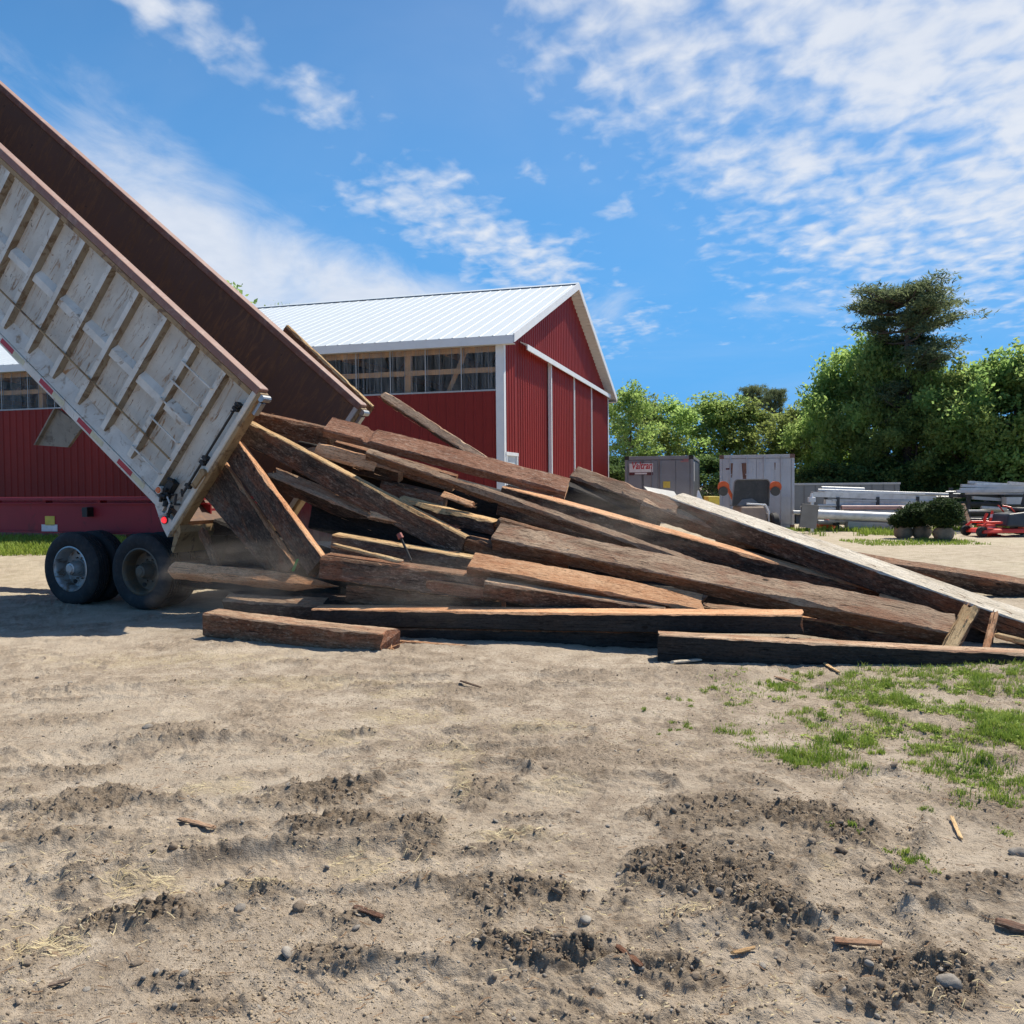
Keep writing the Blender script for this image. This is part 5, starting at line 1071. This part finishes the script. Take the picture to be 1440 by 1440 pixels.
#PART5
# ------------------------------------------------------------------ loose clods, pebbles, straw, grass
_t = (1 + 5 ** .5) / 2
ICO_V = np.array([(-1, _t, 0), (1, _t, 0), (-1, -_t, 0), (1, -_t, 0), (0, -1, _t), (0, 1, _t), (0, -1, -_t), (0, 1, -_t), (_t, 0, -1), (_t, 0, 1), (-_t, 0, -1), (-_t, 0, 1)], float); ICO_V /= np.linalg.norm(ICO_V[0])
ICO_F = np.array([(0, 11, 5), (0, 5, 1), (0, 1, 7), (0, 7, 10), (0, 10, 11), (1, 5, 9), (5, 11, 4), (11, 10, 2), (10, 7, 6), (7, 1, 8), (3, 9, 4), (3, 4, 2), (3, 2, 6), (3, 6, 8), (3, 8, 9), (4, 9, 5), (2, 4, 11), (6, 2, 10), (8, 6, 7), (9, 8, 1)])
def subdiv(V, Fc):
    V = [tuple(v) for v in V]; c = {}; nf = []
    def mid(a, b):
        k = (min(a, b), max(a, b))
        if k not in c: p = np.array(V[a]) + np.array(V[b]); p /= np.linalg.norm(p); V.append(tuple(p)); c[k] = len(V) - 1
        return c[k]
    for a, b, d in Fc: x, y, z = mid(a, b), mid(b, d), mid(d, a); nf += [(a, x, z), (b, y, x), (d, z, y), (x, y, z)]
    return np.array(V), np.array(nf)
ICO2_V, ICO2_F = subdiv(ICO_V, ICO_F)
def px_samples(rs, n, x0, x1, y0, y1):
    px = rs.uniform(x0, x1, n); py = rs.uniform(y0, y1, n)
    d = np.array([(CF.x + CR.x * 0), 0]); vx = CF.x + CR.x * (px - 720) / F - CU.x * (py - 720) / F; vy = CF.y + CR.y * (px - 720) / F - CU.y * (py - 720) / F; vz = CF.z + CR.z * (px - 720) / F - CU.z * (py - 720) / F
    t = -EYE.z / vz; return vx * t, vy * t
def rocks(name, x, y, r, rs, mat, jag, sink, big=False, flat_=(.55, .9), smooth=True):
    BV, BF = (ICO2_V, ICO2_F) if big else (ICO_V, ICO_F); N_ = len(x); K = len(BV); h = fields(x, y)[0]
    V = BV[None] * (1 + rs.uniform(-jag, jag, (N_, K, 1))); q_ = rs.normal(0, 1, (N_, 1, 3)); q_ /= np.linalg.norm(q_, axis=2)[..., None]; V = V * (1 - .45 * np.clip((V * q_).sum(-1, keepdims=True) - .1, 0, 1)); V = V * (r[:, None, None] * np.stack([rs.uniform(.7, 1.35, N_), rs.uniform(.7, 1.1, N_), rs.uniform(*flat_, N_)], 1)[:, None, :])
    a = rs.uniform(0, 6.28, N_); c, s = np.cos(a)[:, None], np.sin(a)[:, None]; tx = rs.normal(0, .3, N_)[:, None]
    X = V[..., 0] * c - V[..., 1] * s; Y = V[..., 0] * s + V[..., 1] * c; Z = V[..., 2] + X * tx; V = np.stack([X + x[:, None], Y + y[:, None], Z + (h + r * sink)[:, None]], -1)
    f = (BF[None] + (np.arange(N_) * K)[:, None, None]).reshape(-1, 3); return np_mesh(name, V.reshape(-1, 3), f, mat, None, big and smooth)
rs = np.random.RandomState(42)
def clod_mat(name, c1, c2, c3):
    t = NT(name); v = t.vec('World'); n = t.noise(v, 9, 3, .6); f = t.noise(v, 170, 4, .7); col = t.ramp(t.math('ADD', t.math('MULTIPLY', n, .6), t.math('MULTIPLY', f, .4)), (.34, c1), (.5, c2), (.66, c3)); t.bump(f, .6, .004); return t.set(col, .95, 0, .15)
M_clod = clod_mat('dark_soil_clod', (.11, .083, .062), (.22, .172, .127), (.36, .29, .215)); M_clodP = clod_mat('dry_soil_crumb', (.24, .185, .125), (.38, .30, .205), (.52, .42, .30)); M_peb = clod_mat('pebble', (.15, .13, .11), (.27, .24, .205), (.44, .40, .34))
x, y = px_samples(rs, 90000, -260, 1700, 925, 1520); cl = fields(x, y)[1]; k = rs.rand(len(x)) < np.clip((cl - .18) * 1.05, 0, 1) ** 1.6; x, y = x[k], y[k]
r = np.exp(rs.normal(math.log(.0046), .55, len(x))); r = np.clip(r, .0022, .024)
b_ = r > .0125; tag(rocks('soil_clods', x[~b_], y[~b_], r[~b_], rs, M_clod, .32, .25), kind='stuff'); tag(rocks('soil_clods', x[b_], y[b_], r[b_], rs, M_clod, .17, .15, True, (.45, .85), False), kind='stuff')
x, y = px_samples(rs, 45000, -260, 1700, 920, 1520); n_ = fbm(x, y, 2.2, 3, 88); k = rs.rand(len(x)) < sst(n_, .3, .7); x, y = x[k], y[k]; r = np.clip(np.exp(rs.normal(math.log(.003), .4, len(x))), .0015, .009); tag(rocks('soil_crumbs', x, y, r, rs, M_clodP, .3, .2), kind='stuff')
x, y = px_samples(rs, 1500, -260, 1700, 930, 1520); cl = fields(x, y)[1]; k = rs.rand(len(x)) < .25 + cl; x, y = x[k], y[k]; r = np.clip(np.exp(rs.normal(math.log(.0065), .45, len(x))), .003, .026); tag(rocks('gravel', x, y, r, rs, M_peb, .08, .2, True, (.4, .7)), kind='stuff')
# straw and dry bits
def straw(name, n, wgt, mat, l0, l1, w, seed, y0=905):
    rs = np.random.RandomState(seed); x, y = px_samples(rs, n, -260, 1700, y0, 1520); k = rs.rand(n) < wgt(x, y, fields(x, y)); x, y = x[k], y[k]; N_ = len(x); L = rs.uniform(l0, l1, N_); a = rs.normal(.1, .6, N_); dx, dy = np.cos(a), np.sin(a); bend = rs.normal(0, .08, N_)
    pts = []
    for t_ in (-.5, 0, .5):
        cx = x + dx * L * t_ - dy * L * bend * (t_ == 0); cy = y + dy * L * t_ + dx * L * bend * (t_ == 0); z = fields(cx, cy)[0] + .004 + rs.uniform(0, .007, N_)
        for s_ in (-1, 1): pts.append(np.stack([cx - dy * w * s_, cy + dx * w * s_, z + (s_ > 0) * w], 1))
    V = np.stack(pts, 1).reshape(-1, 3); f = np.array([(0, 2, 3, 1), (2, 4, 5, 3)])[None] + (np.arange(N_) * 6)[:, None, None]; return tag(np_mesh(name, V, f.reshape(-1, 4), mat), kind='stuff')
M_chipd = clod_mat('dark_chip', (.04, .028, .02), (.09, .065, .045), (.18, .13, .09)); M_straw = clod_mat('straw', (.40, .31, .16), (.58, .47, .27), (.74, .64, .42)); M_chip = clod_mat('wood_chip', (.10, .06, .035), (.24, .15, .09), (.42, .31, .2))
straw('straw', 60000, lambda x, y, f: np.clip(f[2] / (.16) * .85 * sst(fbm(x, y, 9, 3, 77), .36, .56) + .04 * sst(fbm(x, y, 1.2, 3, 79), .45, .6), 0, 1), M_straw, .012, .05, .0012, 5)
straw('straw_flecks', 70000, lambda x, y, f: (.015 + .45 * sst(fbm(x, y, 1.4, 4, 83), .5, .68)) * (.12 + .88 * sst(y, 3.6, 5.5)), M_straw, .004, .016, .0013, 15)
straw('dark_flecks', 60000, lambda x, y, f: (.02 + .4 * sst(fbm(x, y, 1.9, 4, 87), .5, .66)) * (.15 + .85 * sst(y, 3.6, 5.5)), M_chipd, .004, .018, .0014, 16)
straw('wood_chips', 20000, lambda x, y, f: .05 + .25 * sst(fbm(x, y, 1.5, 3, 99), .5, .65) * (y > 4), M_chip, .008, .05, .0017, 6)
# grass
def grass(name, x, y, hgt_arr, rs, mat, w=.0022, lean=.5):
    N_ = len(x); g = fields(x, y)[0]; a = rs.uniform(0, 6.28, N_); dx, dy = np.cos(a), np.sin(a); ln = rs.uniform(.15, 1, N_) * lean * hgt_arr; px_, py_ = -dy, dx; V = []
    for t_, ww in ((0, 1), (.5, .8), (1, 0)):
        cx = x + dx * ln * t_ ** 2; cy = y + dy * ln * t_ ** 2; cz = g - .004 + hgt_arr * (t_ - .22 * t_ ** 2 * lean)
        if ww: V += [np.stack([cx - px_ * w * ww, cy - py_ * w * ww, cz], 1), np.stack([cx + px_ * w * ww, cy + py_ * w * ww, cz], 1)]
        else: V += [np.stack([cx, cy, cz], 1)] * 1
    V = np.stack(V, 1).reshape(-1, 3); f = (np.array([(0, 1, 3), (0, 3, 2), (2, 3, 4)])[None] + (np.arange(N_) * 5)[:, None, None]).reshape(-1, 3); return tag(np_mesh(name, V, f, mat), kind='stuff')
def grass_mat(name, c1, c2, c3):
    t = NT(name); v = t.vec('World'); n = t.noise(v, 5, 4, .65); n2 = t.noise(v, 60, 2); col = t.ramp(t.math('ADD', t.math('MULTIPLY', n, .6), t.math('MULTIPLY', n2, .4)), (.35, c1), (.52, c2), (.68, c3)); t.set(col, .6, 0, .2)
    tr = t.N.new('ShaderNodeBsdfTranslucent'); t.L.new(col, tr.inputs[0]); ms = t.N.new('ShaderNodeMixShader'); ms.inputs[0].default_value = .35; t.L.new(t.b.outputs[0], ms.inputs[1]); t.L.new(tr.outputs[0], ms.inputs[2]); t.L.new(ms.outputs[0], t.out.inputs[0]); return t.mat
M_grass = grass_mat('grass', (.12, .20, .03), (.28, .38, .06), (.50, .55, .15)); M_grassY = grass_mat('dry_grass', (.12, .17, .04), (.26, .28, .08), (.40, .34, .16))
def gmask(x, y):   # green cover at the right, thinning to the left and towards the viewer
    c = G(1390, 1040); u = (x - c.x); w_ = (y - c.y); a = fbm(x, y, 1.5, 4, 140); b = fbm(x, y, 6, 3, 150)
    reg = sst(x - (1.5 + .55 * np.maximum(0, 5.6 - y)), -.2, 1.5) * sst(y, 4.15, 5.0) * (1 - sst(y, 7.1, 7.6)); return reg * sst(a + (b - .5) * 1.0, .28, .54)
rs = np.random.RandomState(7); x, y = px_samples(rs, 230000, 930, 1750, 938, 1180); mk = gmask(x, y); k = rs.rand(len(x)) < mk * .95 * sst(vnoise(x * 22, y * 22, 5), .15, .65); x, y, mk = x[k], y[k], mk[k]
grass('grass', x, y, rs.uniform(.018, .06, len(x)) * (.5 + .8 * mk) * (.5 + vnoise(x * 7, y * 7, 9)), rs, M_grass, .0022, .9)
k = rs.rand(len(x)) < .45; grass('dry_grass', x[k], y[k], rs.uniform(.012, .045, k.sum()), rs, M_grassY, .0014, 1.1)
tx, ty, th_ = [], [], []
for (cx, cy, rr, hh, nb) in [(1140, 1062, 46, .085, 1500), (1120, 1068, 24, .05, 500), (1192, 1040, 26, .08, 700), (1030, 1030, 24, .05, 450), (950, 1018, 16, .04, 240), (938, 1030, 10, .03, 120), (1105, 962, 22, .09, 500), (1085, 955, 12, .07, 200), (1148, 1005, 26, .06, 650), (1200, 985, 28, .05, 600), (1270, 992, 34, .06, 800), (1360, 1068, 34, .08, 1100), (1320, 1080, 36, .05, 800),
        (1400, 1010, 30, .06, 800), (1420, 1040, 30, .07, 900), (1390, 1120, 40, .05, 900), (1440, 1095, 36, .06, 900), (1275, 1210, 26, .035, 420), (1190, 1172, 18, .03, 220), (1300, 1135, 14, .02, 160), (1235, 1058, 14, .04, 220), (1290, 1052, 20, .05, 350), (1010, 965, 16, .05, 260), (960, 985, 14, .04, 200), (1300, 955, 20, .07, 350), (1375, 952, 24, .07, 450), (1430, 955, 22, .08, 450), (1240, 962, 14, .06, 220), (1150, 948, 14, .1, 240), (1420, 1170, 20, .03, 150), (905, 1000, 8, .03, 60), (1035, 990, 18, .035, 160)]:
    c = G(cx, cy); sc = c.y / F; ns = max(4, nb // 45); sx_ = rs.normal(0, .68, ns); sy_ = rs.normal(0, .68, ns); sh_ = rs.uniform(.45, 1.25, ns); q_ = rs.randint(0, ns, nb); ux = sx_[q_] + rs.normal(0, .15, nb); uy = sy_[q_] + rs.normal(0, .15, nb); tx.append(c.x + ux * rr * sc * 1.15); ty.append(c.y + uy * rr * sc * 1.3); th_.append(.95 * hh * sh_[q_] * rs.uniform(.5, 1.15, nb) * np.exp(-.25 * (ux ** 2 + uy ** 2)))
grass('grass_tufts', np.concatenate(tx), np.concatenate(ty), np.concatenate(th_), rs, M_grass, .0024, .7)
# broad leaved weeds among the grass
def weeds(n, seed):
    rs = np.random.RandomState(seed); x, y = px_samples(rs, n, 930, 1700, 940, 1180); k = rs.rand(n) < gmask(x, y) * .9; x, y = x[k], y[k]; g = fields(x, y)[0]; V = []; N_ = len(x)
    for q in range(7):
        a = rs.uniform(0, 6.28, N_); L = rs.uniform(.012, .032, N_); w = L * .28; z1 = rs.uniform(.004, .022, N_); dx, dy = np.cos(a), np.sin(a)
        V.append(np.stack([np.stack([x, y, g + .003], 1), np.stack([x + dx * L * .55 - dy * w, y + dy * L * .55 + dx * w, g + z1], 1), np.stack([x + dx * L, y + dy * L, g + z1 * .8], 1), np.stack([x + dx * L * .55 + dy * w, y + dy * L * .55 - dx * w, g + z1 * 1.1], 1)], 1))
    V = np.concatenate(V, 0).reshape(-1, 3); return tag(np_mesh('weeds', V, np.arange(len(V)).reshape(-1, 4), M_grass), kind='stuff')
weeds(4200, 3)
# grass behind, in the yard and along the barn
def far_grass(name, quad, n, h0, h1, w, seed, thr):
    rs = np.random.RandomState(seed); x0, x1, y0, y1 = quad; x = rs.uniform(x0, x1, n); y = rs.uniform(y0, y1, n); k = fbm(x, y, .45, 4, 160 + seed) > thr; x, y = x[k], y[k]; return grass(name, x, y, rs.uniform(h0, h1, len(x)), rs, M_grass, w, .6)
far_grass('yard_grass', (9, 19, 21.5, 30), 26000, .03, .11, .010, 11, .53)
far_grass('weed_fringe', (9, 20, 25.5, 29), 9000, .08, .26, .014, 12, .45)
far_grass('barn_grass', (-22, -7, 17.6, 24), 42000, .06, .2, .014, 13, .2)
far_grass('timber_weeds', (2.3, 6.5, 6.75, 7.0), 900, .05, .15, .004, 14, .55)
# sticks and single stones
def stick(px0, py0, px1, py1, r, mt, label, square=True, lift=.006):
    A = G(px0, py0); B = G(px1, py1); A.z = hgt(A.x, A.y) + r * .8 + lift; B.z = hgt(B.x, B.y) + r * .8 + lift; L = (B - A).length; rs = np.random.RandomState(int(px0)); m = MB(); n = 6; ring = []
    for i in range(n + 1):
        t_ = i / n; rr = r * (1 - .35 * abs(t_ - .4)) * (1 + rs.uniform(-.12, .12)); oy = rs.uniform(-.15, .15) * r
        for k in range(7): a = 2 * math.pi * k / 7; m.v.append((t_ * L + (rs.uniform(-.01, .01) if i in (0, n) else 0), oy + math.cos(a) * rr * (1.5 if square else 1), math.sin(a) * rr * (.7 if square else 1)))
    for i in range(n):
        for k in range(7): m.f.append((i * 7 + k, i * 7 + (k + 1) % 7, (i + 1) * 7 + (k + 1) % 7, (i + 1) * 7 + k)); m.m.append(0)
    m.f += [tuple(range(6, -1, -1)), tuple(n * 7 + k for k in range(7))]; m.m += [0, 0]
    o = m.build('stick', mt); o.matrix_world = Matrix.Translation(A) @ (B - A).to_track_quat('X', 'Z').to_matrix().to_4x4(); return tag(o, label, 'stick', 'sticks on the bare ground')
stick(252, 1152, 302, 1168, .012, MAT['weathered'], 'flat split stick lying left of the dark clod ridges')
stick(1172, 1327, 1240, 1331, .013, MAT['weathered'], 'straight pale stick on the sand at the lower right')
stick(1402, 1302, 1470, 1318, .018, MAT['dark_grey'], 'thick brown stick cut off by the right edge of the frame')
stick(498, 1282, 536, 1294, .011, MAT['dark_grey'], 'dark stick on the clods at lower middle left')
stick(870, 1345, 902, 1362, .010, MAT['dark'], 'black stick slanting in the dark ridge at bottom centre')
stick(1155, 930, 1180, 946, .012, MAT['yellow'], 'short yellowish stick beside the grass near the black beam')
stick(1338, 1152, 1352, 1176, .007, MAT['yellow'], 'thin yellow twig standing out right of the sandy patch')
stick(1030, 1340, 1062, 1336, .007, MAT['yellow'], 'pale chip of wood near the centre right gravel')
stick(648, 966, 676, 971, .011, MAT['dark'], 'dark flat stick on the straw near the low beams')
stick(70, 1386, 98, 1376, .008, MAT['dark_grey'], 'small brown twig at the lower left')
stick(1090, 948, 1120, 956, .012, MAT['weathered'], 'grey stick under the black ground beam')
stick(945, 934, 985, 930, .02, MAT['pale'], 'flat pale stone-like chip before the left end of the black beam')
def stone(px, py, r, label, mt, seed):
    c = G(px, py); rs = np.random.RandomState(seed); V, Fc = subdiv(ICO2_V, ICO2_F); V = V * (1 + .12 * rs.normal(0, 1, (len(V), 1)) * .4) * np.array([1.25, .9, .62]); V = V + .10 * np.sin(V[:, [1, 2, 0]] * 3 + seed)
    o = np_mesh('stone', V * r, Fc, mt, None, True); o.location = (c.x, c.y, hgt(c.x, c.y) + r * .25); o.rotation_euler = (0, 0, seed); return tag(o, label, 'stone', 'single stones on the bare ground')
stone(938 - 600, 1278, .024, 'grey stone at the foot of the clods at lower left middle', M_peb, 2); stone(1036, 1152, .017, 'pale round stone in the gravel at centre right', M_peb, 3); stone(710, 1107, .022, 'dark round stone right of the upper clod ridge', M_clod, 4)
stone(1288, 1250, .022, 'flat dark stone on the sand right of the gravel', M_clod, 5); stone(1432, 1196, .03, 'grey stone at the right edge, half way down the sand', M_peb, 6); stone(208, 1026, .03, 'pale flat stone far left on the sand', M_peb, 7); stone(422, 1278, .028, 'block of dark stone standing between the lower clods', M_clod, 8); stone(1335, 1395, .03, 'grey rough stone in the clods at lower right', M_peb, 9); stone(192, 1350, .016, 'small brown stone below the lower left clods', M_clod, 10)
# ------------------------------------------------------------------ dust raised by the falling timbers
def dust(px, py, d, sx, sy, sz, dens, seed):
    t = NT('dust'); t.N.remove(t.b); pv = t.N.new('ShaderNodeVolumePrincipled'); pv.inputs['Color'].default_value = (.72, .62, .52, 1); pv.inputs['Anisotropy'].default_value = .3
    n = t.noise(t.vec('Object', (1.2, 1.2, 1.6)), 2.1, 3, .6, .8); ln = t.N.new('ShaderNodeVectorMath'); ln.operation = 'LENGTH'; t.L.new(t.tc('Object'), ln.inputs[0])
    fall = t.math('SUBTRACT', 1.0, ln.outputs['Value'], True); t.L.new(t.math('MULTIPLY', t.math('MULTIPLY', fall, t.ramp(n, (.42, 0.0), (.7, 1.0))), dens), pv.inputs['Density']); t.L.new(pv.outputs[0], t.out.inputs['Volume'])
    o = np_mesh('dust', ICO2_V, ICO2_F, t.mat, None, True); o.location = P(px, py, d); o.scale = (sx, sy, sz); return tag(o, kind='stuff')
dust(395, 815, 10.0, 1.8, .9, .66, 1.8, 1)
dust(640, 830, 8.9, 1.3, .5, .5, 1.1, 2)
dust(900, 735, 10.0, 1.6, .9, .55, .7, 3)
